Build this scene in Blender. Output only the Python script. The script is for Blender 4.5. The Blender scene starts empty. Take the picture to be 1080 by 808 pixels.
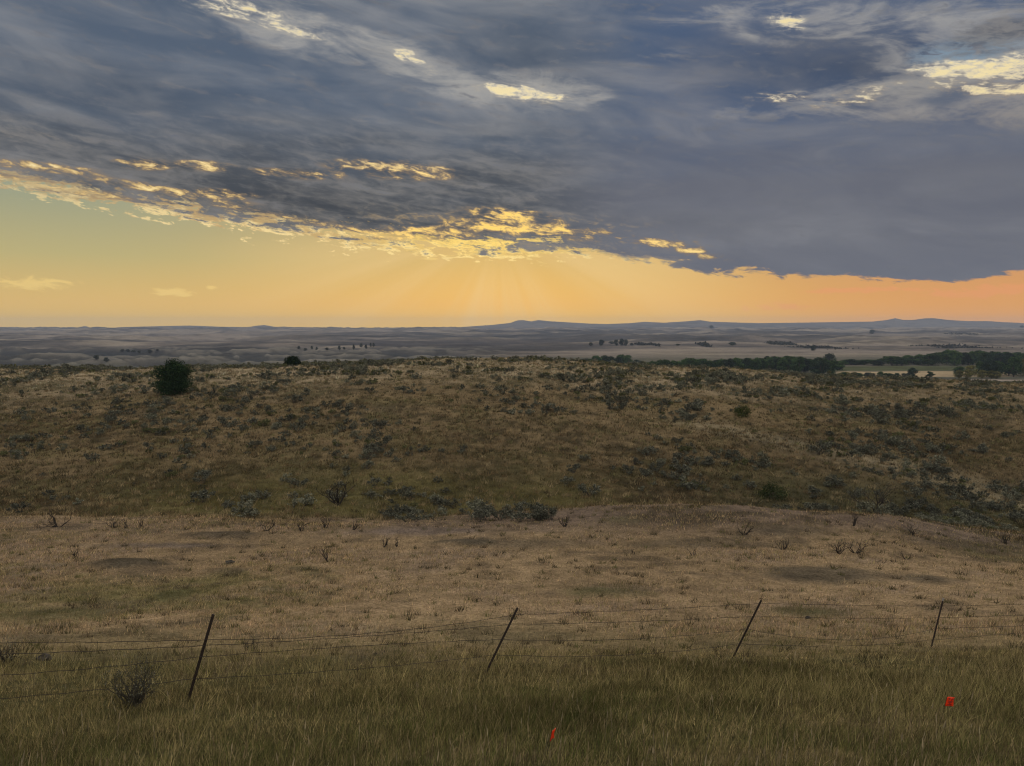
import bpy, math, random
import numpy as np
from math import radians as R, sin, cos, tan, atan, pi
rng = np.random.default_rng(7); random.seed(7)
scene = bpy.context.scene
COL = scene.collection
# ------------------------------------------------------------------ camera
PITCH = R(4.2); FPX = 800.0; CX, CY = 540.0, 404.0     # photograph is 1080 x 808
cam_d = bpy.data.cameras.new('camera'); cam = bpy.data.objects.new('camera', cam_d); COL.objects.link(cam)
cam_d.sensor_width = 36; cam_d.lens = 36 * FPX / 1080; cam_d.clip_end = 40000; cam_d.clip_start = 0.05
cam.location = (0, 0, 0); cam.rotation_euler = (pi / 2 - PITCH, 0, 0)
scene.camera = cam
def px_dir(px, py):
    x = (px - CX) / FPX; y = -(py - CY) / FPX
    return x, cos(PITCH) + y * sin(PITCH), -sin(PITCH) + y * cos(PITCH)
def px_u(px, py=420):
    d = px_dir(px, py); return d[0] / d[1]
def px_t(py):
    d = px_dir(540, py); return d[2] / d[1]
def at(px, py, Y):
    d = px_dir(px, py); return np.array([d[0] / d[1] * Y, Y, d[2] / d[1] * Y])
def srgb(r, g, b):
    f = lambda c: c / 12.92 if c <= .04045 else ((c + .055) / 1.055) ** 2.4
    return (f(r / 255), f(g / 255), f(b / 255))
# ------------------------------------------------------------------ noise
def _hash(ix, iy, s):
    h = (ix.astype(np.int64) * 374761393 + iy.astype(np.int64) * 668265263 + s * 2147483647 + 1442695041) & 0xffffffff
    h = ((h ^ (h >> 13)) * 1274126177) & 0xffffffff
    h = ((h ^ (h >> 16)) * 2246822519) & 0xffffffff
    return ((h ^ (h >> 15)) & 0xffffff) / float(0xffffff)
def vnoise(x, y, s=0):
    ix = np.floor(x); iy = np.floor(y); fx = x - ix; fy = y - iy
    fx = fx * fx * fx * (fx * (fx * 6 - 15) + 10); fy = fy * fy * fy * (fy * (fy * 6 - 15) + 10)
    a = _hash(ix, iy, s); b = _hash(ix + 1, iy, s); c = _hash(ix, iy + 1, s); d = _hash(ix + 1, iy + 1, s)
    return (a + (b - a) * fx) * (1 - fy) + (c + (d - c) * fx) * fy
def fbm(x, y, s=0, o=4, g=.5):
    t = 0; a = 1; n = 0
    for i in range(o):
        t = t + a * (vnoise(x * 2 ** i + 17.3 * i, y * 2 ** i - 9.1 * i, s + i) * 2 - 1); n += a; a *= g
    return t / n
def ss(a, b, x):
    t = np.clip((x - a) / (b - a), 0, 1); return t * t * (3 - 2 * t)
# ------------------------------------------------------------------ terrain
COLS = np.array([px_u(p) for p in (0, 180, 360, 540, 720, 900, 1080)])
ROWS = {  # forward distance : picture row of the ground there, per column
    10: [740] * 7, 13: [710] * 7, 15: [694] * 7, 18: [683, 683, 683, 683, 683, 683, 683], 25: [640] * 7,
    32: [600, 600, 600, 600, 599, 601, 606], 38: [573, 573, 573, 572, 569, 571, 583],
    42: [557, 557, 557, 553, 548, 551, 569], 46: [550, 550, 550, 547, 535, 539, 562], 49: [548, 548, 548, 544, 532, 537, 562],
    54: [541, 540, 538, 541, 541, 549, 568], 60: [522, 520, 518, 521, 529, 541, 560], 70: [487, 484, 480, 481, 491, 506, 524],
    85: [452, 447, 441, 440, 449, 464, 478], 100: [427, 422, 413, 412, 421, 436, 447], 115: [409, 404, 397, 395, 403, 418, 427],
    130: [397, 394, 388, 384.5, 392, 408, 414], 145: [390, 388.5, 383, 379, 387, 400.5, 406.5], 160: [390, 388.5, 383, 378.5, 387, 400, 405]}
keysY = [-30, 0, 3, 7] + list(ROWS) + [190, 240, 320, 420, 520, 700, 950, 1200, 1700, 2400, 3500, 5000, 6200, 9000, 14000]
tab = np.zeros((7, len(keysY)))
for c in range(7):
    z = [-1.55, -1.6, -2.65, -4.1]
    z += [px_t(ROWS[k][c]) * k for k in ROWS]
    zc = z[-1]
    z += [zc - 3, zc + (-30 - zc) * .55, -29, -33, -34, -34.3, -33.5, -33, -31.5, -29.5, -24, -14, -4, -30, -60]
    tab[c] = z
def pchip(xk, yk, x):
    h = np.diff(xk); d = np.diff(yk) / h
    m = np.zeros_like(yk); m[0] = d[0]; m[-1] = d[-1]
    for i in range(1, len(xk) - 1):
        if d[i - 1] * d[i] > 0:
            w1 = 2 * h[i] + h[i - 1]; w2 = h[i] + 2 * h[i - 1]
            m[i] = (w1 + w2) / (w1 / d[i - 1] + w2 / d[i])
    i = np.clip(np.searchsorted(xk, x) - 1, 0, len(xk) - 2); t = (x - xk[i]) / h[i]
    return ((2 * t**3 - 3 * t**2 + 1) * yk[i] + (t**3 - 2 * t**2 + t) * h[i] * m[i] + (-2 * t**3 + 3 * t**2) * yk[i + 1] + (t**3 - t**2) * h[i] * m[i + 1])
SOFF = 40.0
sk = np.log(np.array(keysY, float) + SOFF)
NS = 3000; sg = np.linspace(sk[0], sk[-1], NS)
dense = np.array([pchip(sk, tab[c], sg) for c in range(7)])
kern = np.hanning(15); kern /= kern.sum()
dense = np.array([np.convolve(np.pad(r, 7, mode='edge'), kern, mode='valid') for r in dense])
SKY = [(-400, 347), (0, 347), (20, 346.4), (50, 347), (80, 346.5), (90, 344.6), (97, 346.9), (110, 348), (125, 346), (160, 345), (200, 344.2), (235, 345.5), (262, 345.8), (270, 344.4), (279, 343.6), (290, 345.6), (340, 347), (352, 345.6), (362, 347.2), (420, 347.6), (445, 346.4), (480, 346.2),
       (520, 343.4), (538, 341.4), (546, 338.6), (552, 338.4), (560, 339.8), (568, 338.3), (580, 339.6), (620, 342), (640, 342.6), (665, 341.6), (680, 340.2), (700, 341.2), (720, 340.0), (738, 338.4), (750, 340.2), (800, 341.6), (850, 341), (920, 340), (935, 338.4), (944, 336.4), (952, 338.2), (962, 338.4), (975, 336.6), (985, 336.3), (1000, 338), (1020, 338.6), (1045, 337.6), (1060, 338.6), (1080, 338.2), (1500, 339)]
SU = np.array([px_u(a, 345) for a, b in SKY]); SZ = np.array([px_t(b - .8) * 6200 for a, b in SKY])
MOUNDS = []    # x, y, rx, ry, height
def base_h(X, Y):
    X = np.asarray(X, float); Y = np.asarray(Y, float)
    u = np.clip(X / np.maximum(Y, 14), -1.1, 1.1)
    s = np.log(np.clip(Y, -30, 14000) + SOFF)
    f = (s - sg[0]) / (sg[-1] - sg[0]) * (NS - 1); i = np.clip(f.astype(int), 0, NS - 2); f = f - i
    ci = np.clip(np.searchsorted(COLS, u) - 1, 0, 5); cf = np.clip((u - COLS[ci]) / (COLS[ci + 1] - COLS[ci]), -.6, 1.6)
    cf = np.where((cf > 0) & (cf < 1), .45 * cf + .55 * cf * cf * (3 - 2 * cf), np.clip(cf, 0, 1))
    g = lambda c: dense[c, i] * (1 - f) + dense[c, i + 1] * f
    return g(ci) * (1 - cf) + g(ci + 1) * cf
def H(X, Y):
    X = np.asarray(X, float); Y = np.asarray(Y, float)
    z = base_h(X, Y)
    r = np.hypot(X, Y)
    n = fbm(X / 3.1, Y / 2.3, 11, 3) * .07 * ss(6, 20, r)
    n = n + fbm(X / 9, Y / 7, 21, 3) * .22 * ss(22, 45, Y) * (1 - .3 * ss(60, 300, Y))
    n = n + fbm(X / 26, Y / 19, 31, 3) * .75 * ss(56, 85, Y) + fbm(X / 11, Y / 6, 37, 3) * .5 * np.exp(-((Y - 49) / 7.0) ** 2)
    rg = 1 - np.abs(fbm(X / 105, Y / 95, 41, 4, .5)) * 2.6
    n = n + (rg - .5) * 10.0 * ss(620, 720, Y) * (1 - ss(1050, 1400, Y)) * (1 - ss(-.15, .1, X / np.maximum(Y, 50)))
    rg2 = 1 - np.abs(fbm(X / 620, Y / 420, 51, 5, .55)) * 2.2
    n = n + (rg2 - .5) * (17 * ss(1000, 1900, Y) + 22 * ss(2200, 4200, Y)) * (1 - .6 * ss(4600, 5600, Y))
    n = n + fbm(X / 190, Y / 90, 57, 4) * 7.5 * ss(900, 1500, Y) + fbm(X / 60, Y / 50, 58, 3) * 1.0 * ss(500, 900, Y)
    z = z + n
    u = np.clip(X / np.maximum(Y, 50), -1.3, 1.3)
    w = np.exp(-((Y - 6200) / 520.0) ** 2)
    sz = np.interp(u, SU, SZ)
    z = z * (1 - w) + sz * w
    for (mx, my, rx, ry, h) in MOUNDS:
        z = z + h * np.exp(-((X - mx) / rx) ** 2 - ((Y - my) / ry) ** 2)
    return z
_YY = np.concatenate([np.linspace(4, 60, 560), np.geomspace(60.2, 6200, 900)])
def hit(px, py, ymin=4):
    u = px_u(px, py); t = px_t(py)
    zz = H(u * _YY, _YY); ray = t * _YY
    ok = (_YY >= ymin) & (ray <= zz)
    if not ok.any(): i = len(_YY) - 1
    else: i = int(np.argmax(ok))
    return np.array([u * _YY[i], _YY[i], zz[i]])
PATCH = []     # x, y, rx, ry, colour, strength
def patch(px, py, wpx, hpx, colr, strength=.85, h=0.0):
    a = hit(px, py); b = hit(px, py - hpx / 2); c = hit(px, py + hpx / 2)
    rx = max(.2, wpx / 2 / FPX * a[1]); ry = max(.15, abs(b[1] - c[1]) / 2)
    PATCH.append((a[0], a[1], rx, ry, colr, strength))
    if h: return (a[0], a[1], rx * .75, ry * .8, h)
DK = (.08, .069, .052); OL = (.092, .09, .045); PK = (.17, .135, .115)
pend = [patch(130, 596, 90, 12, DK, .9, .28), patch(50, 598, 60, 6, DK, .6, .08), patch(185, 628, 50, 14, OL, .8, .1), patch(235, 565, 110, 8, DK, .8, .16),
        patch(485, 573, 60, 7, DK, .9, .15), patch(570, 575, 150, 12, DK, .6, .08), patch(870, 608, 130, 20, DK, .8, .12), patch(640, 623, 110, 14, OL, .85, .08),
        patch(860, 646, 120, 16, OL, .85, .06), patch(60, 650, 130, 16, OL, .7, .05), patch(980, 612, 60, 10, DK, .7, .1), patch(40, 672, 90, 10, DK, .5, .05),
        patch(720, 575, 160, 12, DK, .55, .1), patch(660, 548, 60, 10, OL, .5), patch(1020, 580, 140, 14, (.085, .072, .055), .7, .12), patch(150, 690, 160, 14, OL, .6),
        patch(240, 602, 50, 6, DK, .5, .08), patch(400, 690, 90, 20, (.1, .085, .06), .6), patch(830, 560, 120, 10, DK, .6, .08),
        patch(150, 576, 170, 6, (.14, .115, .1), .8), patch(450, 560, 240, 10, (.17, .135, .115), .8)]
MOUNDS += [m for m in pend if m]
def ground_colour(X, Y):
    n = len(X); U = X / np.maximum(Y, 14)
    n1 = fbm(X / 5, Y / 3.5, 61, 4) ; n2 = fbm(X / 14, Y / 9, 71, 4); n3 = fbm(X / 1.3, Y / 1.0, 81, 3)
    def c(t): return np.tile(np.array(t, float), (n, 1))
    def mix(a, b, w): return a + (b - a) * np.clip(w, 0, 1)[:, None]
    C = mix(c((.075, .07, .034)), c((.12, .095, .055)), ss(-.1, .4, n1 + .5 * n3))
    field = mix(c((.26, .19, .115)), c((.15, .13, .062)), ss(-.1, .45, n2 + .5 * n3))
    field = mix(field, c((.21, .16, .12)), ss(.05, .45, n1) * .6)
    field = mix(field, c((.1, .078, .056)), ss(.2, .55, -n1 + .7 * n3) * .65)
    C = mix(C, mix(field, c((.13, .115, .055)), .45 * (1 - ss(17, 24, Y + 3 * n2))), ss(13.4, 15.6, Y + 1.2 * n1 + 1.5 * n2))
    bench = mix(c((.165, .125, .1)), c((.08, .065, .05)), ss(-.1, .35, n1 + .8 * n3))
    C = mix(C, bench, ss(36, 42, Y + 4 * n2) * (.35 + .65 * ss(-.35, .1, U)) * .85)
    ridge = mix(c((.15, .112, .064)), c((.065, .052, .031)), ss(-.25, .3, .7 * n2 + .9 * n3 + .3 * n1))
    ridge = mix(ridge, c((.11, .098, .045)), ss(.0, .4, n1) * .4)
    C = mix(C, ridge, ss(42, 55, Y + 9 * n2 + 5 * n1 + 3 * n3))
    foot = ss(50, 54, Y) * (1 - ss(60, 70, Y + 4 * n2)) * ss(-.62, -.4, U) * (1 - ss(.05, .2, U))
    C = mix(C, mix(c((.125, .11, .045)), c((.065, .06, .028)), ss(-.2, .4, n1)), foot * .8)
    gul = ss(50, 54, Y) * (1 - ss(64, 76, Y + 4 * n2)) * ss(.2, .4, U)
    C = mix(C, c((.075, .075, .04)), gul * .6)
    tops = ss(92, 128, Y + 14 * n2)
    C = mix(C, mix(c((.3, .24, .16)), c((.13, .11, .068)), ss(-.25, .25, n1 + n3 * .9)), tops * (.95 - .45 * ss(.2, .5, U)))
    band = np.exp(-(((Y - (78 + 20 * (U - .45) * -2)) / 3.2) ** 2)) * ss(.15, .3, U)
    C = mix(C, c((.25, .21, .14)), band * .7)
    # valley and the far slopes
    m1 = fbm(X / 240, Y / 150, 91, 5); m2 = fbm(X / 800, Y / 420, 95, 5); m3 = fbm(X / 70, Y / 60, 99, 3)
    val = mix(c((.085, .085, .066)), c((.13, .115, .088)), ss(-.3, .4, m1))
    C = mix(C, val, ss(200, 300, Y))
    far = mix(c((.2, .172, .148)), c((.066, .062, .062)), ss(-.12, .42, m2 + .45 * m1 + .25 * m3))
    far = mix(far, c((.27, .23, .18)), ss(.1, .45, -m1) * .6)
    m4 = fbm(X / 330, Y / 40, 103, 4); far = far * (1 - .5 * ss(.1, .4, m4))[:, None]
    C = mix(C, far, ss(760, 1000, Y))
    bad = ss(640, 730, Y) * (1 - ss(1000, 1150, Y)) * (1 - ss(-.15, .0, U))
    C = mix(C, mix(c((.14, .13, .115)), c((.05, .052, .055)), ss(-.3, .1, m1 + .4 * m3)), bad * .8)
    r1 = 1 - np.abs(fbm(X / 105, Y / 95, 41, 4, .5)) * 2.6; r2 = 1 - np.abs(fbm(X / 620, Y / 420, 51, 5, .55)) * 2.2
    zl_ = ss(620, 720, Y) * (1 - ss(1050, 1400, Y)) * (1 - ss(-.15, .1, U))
    C = mix(C, c((.04, .043, .047)), zl_ * (1 - ss(.3, .75, r1)) * .85); C = mix(C, c((.2, .185, .16)), zl_ * ss(.8, .93, r1) * .6)  # colour darkens mound flanks and pales crests, standing in for relief shading
    zf = ss(1000, 1500, Y) * (1 - ss(5200, 6000, Y)); C = mix(C, c((.05, .044, .045)), zf * (1 - ss(.15, .55, r2)) * .7)  # draws of the far slopes get their relief shade in the colour too
    C = mix(C, c((.07, .062, .062)), ss(4300, 5400, Y) * .6)
    # mown hay field and pale track by the river
    fl = ss(512, 520, Y) * (1 - ss(588, 598, Y)) * ss(.42, .44, U) * (1 - ss(.63, .67, U + .02 * m3))
    C = mix(C, c((.3, .235, .15)) * (1 + .25 * m3[:, None]), fl); C = mix(C, c((.075, .085, .04)), ss(595, 605, Y) * (1 - ss(660, 680, Y)) * ss(.3, .35, U) * .8)
    tr = np.exp(-((Y - 482 - 25 * (U - .6)) / 7) ** 2) * ss(.5, .56, U)
    C = mix(C, c((.36, .3, .25)), tr)
    for (mx, my, rx, ry, colr, st) in PATCH:
        w = 1 - ss(.25, 1.25, np.hypot((X - mx) / rx, (Y - my) / ry) + .7 * n1 + .55 * n3)
        C = mix(C, c(colr), w * st)
    return C
# ------------------------------------------------------------------ mesh helpers
def mesh_obj(name, V, F, mat, col=None, parent=None, smooth=False, link=True):
    V = np.asarray(V, np.float32); F = np.asarray(F, np.int32)
    k = F.shape[1]; me = bpy.data.meshes.new(name)
    me.vertices.add(len(V)); me.vertices.foreach_set('co', V.ravel())
    me.loops.add(F.size); me.loops.foreach_set('vertex_index', F.ravel())
    me.polygons.add(len(F)); me.polygons.foreach_set('loop_start', np.arange(0, F.size, k, dtype=np.int32))
    me.polygons.foreach_set('loop_total', np.full(len(F), k, np.int32))
    me.polygons.foreach_set('use_smooth', np.full(len(F), smooth, bool))
    if col is not None:
        a = me.color_attributes.new('tint', 'FLOAT_COLOR', 'POINT')
        c4 = np.ones((len(V), 4), np.float32); c4[:, :3] = col; a.data.foreach_set('color', c4.ravel())
    me.update(calc_edges=True); me.materials.append(mat)
    o = bpy.data.objects.new(name, me)
    if link: COL.objects.link(o)
    if parent: o.parent = parent
    return o
class Geo:
    def __init__(s): s.V = []; s.F = []; s.C = []; s.n = 0
    def add(s, V, F, C=(1, 1, 1)):
        V = np.asarray(V, float).reshape(-1, 3); F = np.asarray(F, int)
        s.V.append(V); s.F.append(F + s.n); s.C.append(np.broadcast_to(np.asarray(C, float), (len(V), 3))); s.n += len(V)
    def arr(s): return np.concatenate(s.V), np.concatenate(s.F), np.concatenate(s.C)
    def build(s, name, mat, parent=None, smooth=False):
        V, F, C = s.arr(); return mesh_obj(name, V, F, mat, C, parent, smooth)
    def tube(s, pts, rad, n=5, C=(1, 1, 1)):
        pts = np.asarray(pts, float); rad = np.broadcast_to(rad, (len(pts),))
        d = np.gradient(pts, axis=0); d /= np.linalg.norm(d, axis=1)[:, None] + 1e-9
        ref = np.array([0, 0, 1.]) if abs(d[0][2]) < .9 else np.array([1., 0, 0])
        a = np.cross(d, ref); a /= np.linalg.norm(a, axis=1)[:, None] + 1e-9; b = np.cross(d, a)
        th = np.arange(n) / n * 2 * pi
        V = (pts[:, None] + rad[:, None, None] * (a[:, None] * np.cos(th)[None, :, None] + b[:, None] * np.sin(th)[None, :, None])).reshape(-1, 3)
        F = []
        for i in range(len(pts) - 1):
            for j in range(n):
                p, q = i * n + j, i * n + (j + 1) % n
                F += [(p, q, q + n), (p, q + n, p + n)]
        for j in range(1, n - 1): F += [(0, j + 1, j), ((len(pts) - 1) * n, (len(pts) - 1) * n + j, (len(pts) - 1) * n + j + 1)]
        s.add(V, F, C)
    def box(s, c, h, M=None, C=(1, 1, 1)):
        V = np.array([[x, y, z] for x in (-1, 1) for y in (-1, 1) for z in (-1, 1)], float) * np.array(h)
        if M is not None: V = V @ np.asarray(M).T
        s.add(V + np.array(c), [(0, 1, 3), (0, 3, 2), (4, 6, 7), (4, 7, 5), (0, 4, 5), (0, 5, 1), (2, 3, 7), (2, 7, 6), (0, 2, 6), (0, 6, 4), (1, 5, 7), (1, 7, 3)], C)
def tag(o, label=None, cat=None, group=None, kind=None):
    if label: o['label'] = label
    if cat: o['category'] = cat
    if group: o['group'] = group
    if kind: o['kind'] = kind
    return o
def empty(name, loc, rz=0, sc=1):
    o = bpy.data.objects.new(name, None); COL.objects.link(o); o.location = tuple(float(v) for v in loc); o.rotation_euler = (0, 0, rz)
    o.scale = (sc,) * 3 if np.isscalar(sc) else sc; o.empty_display_size = .2
    return o
def copy_tree(o, parent=None):
    c = o.copy(); COL.objects.link(c); c.parent = parent
    for k in ('label', 'group'):
        if parent is None and k in c: del c[k]
    for ch in o.children: copy_tree(ch, c)
    return c
# ------------------------------------------------------------------ materials
def new_mat(name):
    m = bpy.data.materials.new(name); m.use_nodes = True; m.node_tree.nodes.clear(); return m
def leaf_mat(name, base, rough=.75, transl=.25, var=.35, noise_scale=3.0, sat=1.0):
    m = new_mat(name); nt = m.node_tree; N = nt.nodes; L = nt.links
    out = N.new('ShaderNodeOutputMaterial'); at_ = N.new('ShaderNodeAttribute'); at_.attribute_name = 'tint'
    oi = N.new('ShaderNodeObjectInfo'); mr = N.new('ShaderNodeMapRange'); mr.inputs[3].default_value = 1 - var / 2; mr.inputs[4].default_value = 1 + var / 2
    L.new(oi.outputs['Random'], mr.inputs[0])
    tc = N.new('ShaderNodeTexCoord'); no = N.new('ShaderNodeTexNoise'); no.inputs['Scale'].default_value = noise_scale
    L.new(tc.outputs['Object'], no.inputs['Vector'])
    mr2 = N.new('ShaderNodeMapRange'); mr2.inputs[1].default_value = .3; mr2.inputs[2].default_value = .7; mr2.inputs[3].default_value = .8; mr2.inputs[4].default_value = 1.2
    L.new(no.outputs[0], mr2.inputs[0])
    mm = N.new('ShaderNodeMath'); mm.operation = 'MULTIPLY'; L.new(mr.outputs[0], mm.inputs[0]); L.new(mr2.outputs[0], mm.inputs[1])
    v1 = N.new('ShaderNodeVectorMath'); v1.operation = 'MULTIPLY'; v1.inputs[1].default_value = base; L.new(at_.outputs['Color'], v1.inputs[0])
    v2 = N.new('ShaderNodeVectorMath'); v2.operation = 'SCALE'; L.new(v1.outputs[0], v2.inputs[0]); L.new(mm.outputs[0], v2.inputs['Scale'])
    d = N.new('ShaderNodeBsdfDiffuse'); d.inputs['Roughness'].default_value = rough; L.new(v2.outputs[0], d.inputs['Color'])
    if transl > 0:
        t = N.new('ShaderNodeBsdfTranslucent'); L.new(v2.outputs[0], t.inputs['Color'])
        mx = N.new('ShaderNodeMixShader'); mx.inputs[0].default_value = transl; L.new(d.outputs[0], mx.inputs[1]); L.new(t.outputs[0], mx.inputs[2]); L.new(mx.outputs[0], out.inputs[0])
    else: L.new(d.outputs[0], out.inputs[0])
    return m
def metal_mat(name, c1, c2, rough=.6, metallic=.3, scale=40):
    m = new_mat(name); nt = m.node_tree; N = nt.nodes; L = nt.links
    out = N.new('ShaderNodeOutputMaterial'); p = N.new('ShaderNodeBsdfPrincipled'); L.new(p.outputs[0], out.inputs[0])
    tc = N.new('ShaderNodeTexCoord'); no = N.new('ShaderNodeTexNoise'); no.inputs['Scale'].default_value = scale; no.inputs['Detail'].default_value = 6
    L.new(tc.outputs['Object'], no.inputs['Vector']); cr = N.new('ShaderNodeValToRGB'); cr.color_ramp.elements[0].position = .35; cr.color_ramp.elements[1].position = .65
    cr.color_ramp.elements[0].color = (*c1, 1); cr.color_ramp.elements[1].color = (*c2, 1)
    L.new(no.outputs[0], cr.inputs[0]); L.new(cr.outputs[0], p.inputs['Base Color']); p.inputs['Roughness'].default_value = rough; p.inputs['Metallic'].default_value = metallic
    return m
def ground_mat():
    m = new_mat('prairie_ground'); nt = m.node_tree; N = nt.nodes; L = nt.links
    out = N.new('ShaderNodeOutputMaterial'); a = N.new('ShaderNodeAttribute'); a.attribute_name = 'tint'
    g = N.new('ShaderNodeNewGeometry'); col = a.outputs['Color']; sep = N.new('ShaderNodeSeparateXYZ'); L.new(g.outputs['Position'], sep.inputs[0])
    hts = []
    for sc, lo, hi, det in ((9, .55, 1.45, 3), (1.1, .7, 1.3, 4), (.09, .8, 1.2, 5)):
        no = N.new('ShaderNodeTexNoise'); no.inputs['Scale'].default_value = sc; no.inputs['Detail'].default_value = det; no.inputs['Roughness'].default_value = .65
        L.new(g.outputs['Position'], no.inputs['Vector'])
        mr = N.new('ShaderNodeMapRange'); mr.inputs[1].default_value = .3; mr.inputs[2].default_value = .7; mr.inputs[3].default_value = lo; mr.inputs[4].default_value = hi
        L.new(no.outputs[0], mr.inputs[0]); v = N.new('ShaderNodeVectorMath'); v.operation = 'SCALE'; L.new(col, v.inputs[0]); L.new(mr.outputs[0], v.inputs['Scale']); col = v.outputs[0]; hts.append(no.outputs[0])
    # fine streaks of bent stems: noise stretched in world X
    mp = N.new('ShaderNodeMapping'); mp.inputs['Scale'].default_value = (.006, .02, .05); L.new(g.outputs['Position'], mp.inputs[0])
    no = N.new('ShaderNodeTexNoise'); no.inputs['Scale'].default_value = 1; no.inputs['Detail'].default_value = 8; no.inputs['Roughness'].default_value = .7; L.new(mp.outputs[0], no.inputs['Vector'])
    mr = N.new('ShaderNodeMapRange'); mr.inputs[1].default_value = .35; mr.inputs[2].default_value = .65; mr.inputs[3].default_value = .78; mr.inputs[4].default_value = 1.22
    L.new(no.outputs[0], mr.inputs[0]); v = N.new('ShaderNodeVectorMath'); v.operation = 'SCALE'; L.new(col, v.inputs[0]); L.new(mr.outputs[0], v.inputs['Scale']); col = v.outputs[0]
    b = N.new('ShaderNodeBump'); b.inputs['Strength'].default_value = .6; b.inputs['Distance'].default_value = .12; L.new(hts[0], b.inputs['Height'])
    b2 = N.new('ShaderNodeBump'); b2.inputs['Strength'].default_value = .5; b2.inputs['Distance'].default_value = .5; L.new(hts[1], b2.inputs['Height']); L.new(b.outputs[0], b2.inputs['Normal'])
    d = N.new('ShaderNodeBsdfDiffuse'); d.inputs['Roughness'].default_value = .9; L.new(col, d.inputs['Color']); L.new(b2.outputs[0], d.inputs['Normal']); L.new(d.outputs[0], out.inputs[0])
    return m
M_ground = ground_mat()
M_grass = leaf_mat('grass_blades', (1, 1, 1), transl=.3, var=0)
M_sage = leaf_mat('sage_leaves', (1, 1, 1), transl=.12, var=.5)
M_wood = leaf_mat('grey_branch_wood', (1, 1, 1), transl=0, var=.3, noise_scale=12)
M_tree = leaf_mat('tree_leaves', (1, 1, 1), transl=.2, var=.7, noise_scale=.3)
M_post = metal_mat('rusty_post_steel', (.012, .009, .008), (.04, .024, .018), .75, .2, 60)
M_tip = metal_mat('pale_post_paint', (.35, .34, .32), (.2, .17, .15), .6, 0, 80)
M_wire = metal_mat('weathered_wire', (.016, .012, .011), (.035, .024, .02), .7, .4, 90)
M_rock = metal_mat('dark_stone', (.02, .018, .015), (.06, .05, .04), .9, 0, 20)
# ------------------------------------------------------------------ ground sheet
rr = np.concatenate([[.35], np.geomspace(.6, 7000, 640)])
an = np.concatenate([np.linspace(-180, -42, 47)[:-1], np.linspace(-42, 42, 760), np.linspace(42, 180, 47)[1:-1]]) * pi / 180
AA, RR = np.meshgrid(an, rr); GX = (RR * np.sin(AA)).ravel(); GY = (RR * np.cos(AA)).ravel()
GZ = H(GX, GY); na = len(an)
idx = np.arange(len(rr) * na).reshape(len(rr), na); nxt = np.roll(idx, -1, axis=1)
Fq = np.stack([idx[:-1], idx[1:], nxt[1:], nxt[:-1]], -1).reshape(-1, 4)[:, ::-1]
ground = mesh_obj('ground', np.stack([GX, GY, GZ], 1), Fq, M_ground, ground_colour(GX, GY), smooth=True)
tag(ground, kind='structure')
# ------------------------------------------------------------------ grasses (nobody could count these)
def blades(X, Y, h, w, col, lean=.35, segs=2, wind=(.12, .02)):
    n = len(X); Z = H(X, Y) - .015
    th = rng.uniform(0, 2 * pi, n); sx, sy = np.cos(th) * w / 2, np.sin(th) * w / 2
    ln = rng.normal(0, lean, (n, 2)) + np.array(wind); dx, dy = ln[:, 0] * h, ln[:, 1] * h
    P = np.stack([X, Y, Z], 1)
    if segs == 1:
        V = np.stack([P + np.stack([-sx, -sy, 0 * h], 1), P + np.stack([sx, sy, 0 * h], 1), P + np.stack([dx, dy, h], 1)], 1)
        F = np.arange(n)[:, None] * 3 + np.array([[0, 1, 2]]); k = 3
        C = np.repeat(col, 3, axis=0).reshape(n, 3, 3)
    else:
        m = P + np.stack([dx * .35, dy * .35, h * .55], 1); s2 = np.stack([sx, sy, 0 * h], 1)
        V = np.stack([P - s2, P + s2, m - s2 * .8, m + s2 * .8, P + np.stack([dx, dy, h * .97], 1)], 1)
        F = (np.arange(n)[:, None, None] * 5 + np.array([[0, 1, 3], [0, 3, 2], [2, 3, 4]])[None]).reshape(-1, 3); k = 5
        C = np.repeat(col, 5, axis=0).reshape(n, 5, 3)
    return V.reshape(-1, 3), F.reshape(-1, 3), C.reshape(-1, 3)
def scatter(n, y0, y1, tuft=8, spread=.07, p=1.0, umax=.8):
    nt = n // tuft; q = rng.uniform(0, 1, nt)
    Y = (y0 ** (2 - p) + q * (y1 ** (2 - p) - y0 ** (2 - p))) ** (1 / (2 - p)) if p != 2 else y0 * (y1 / y0) ** q
    X = rng.uniform(-umax, umax, nt) * (Y + 4.5)
    X = np.repeat(X, tuft); Y = np.repeat(Y, tuft); tid = np.repeat(np.arange(nt), tuft)
    s = spread if np.isscalar(spread) else spread(Y)
    return X + rng.normal(0, 1, len(X)) * s, Y + rng.normal(0, 1, len(Y)) * s, tid
def pick(cols, w, tid, jitter=.18):
    nt = tid.max() + 1; c = np.array(cols)[rng.choice(len(cols), nt, p=np.array(w) / sum(w))]
    c = c * rng.uniform(.7, 1.3, (nt, 1)); c = c[tid] * (1 + rng.normal(0, jitter, (len(tid), 1))); return np.clip(c, .01, .9)
def edge_wob(X, Y): return 1.2 * fbm(X / 5, Y / 3.5, 61, 4) + 1.5 * fbm(X / 14, Y / 9, 71, 4)
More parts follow.
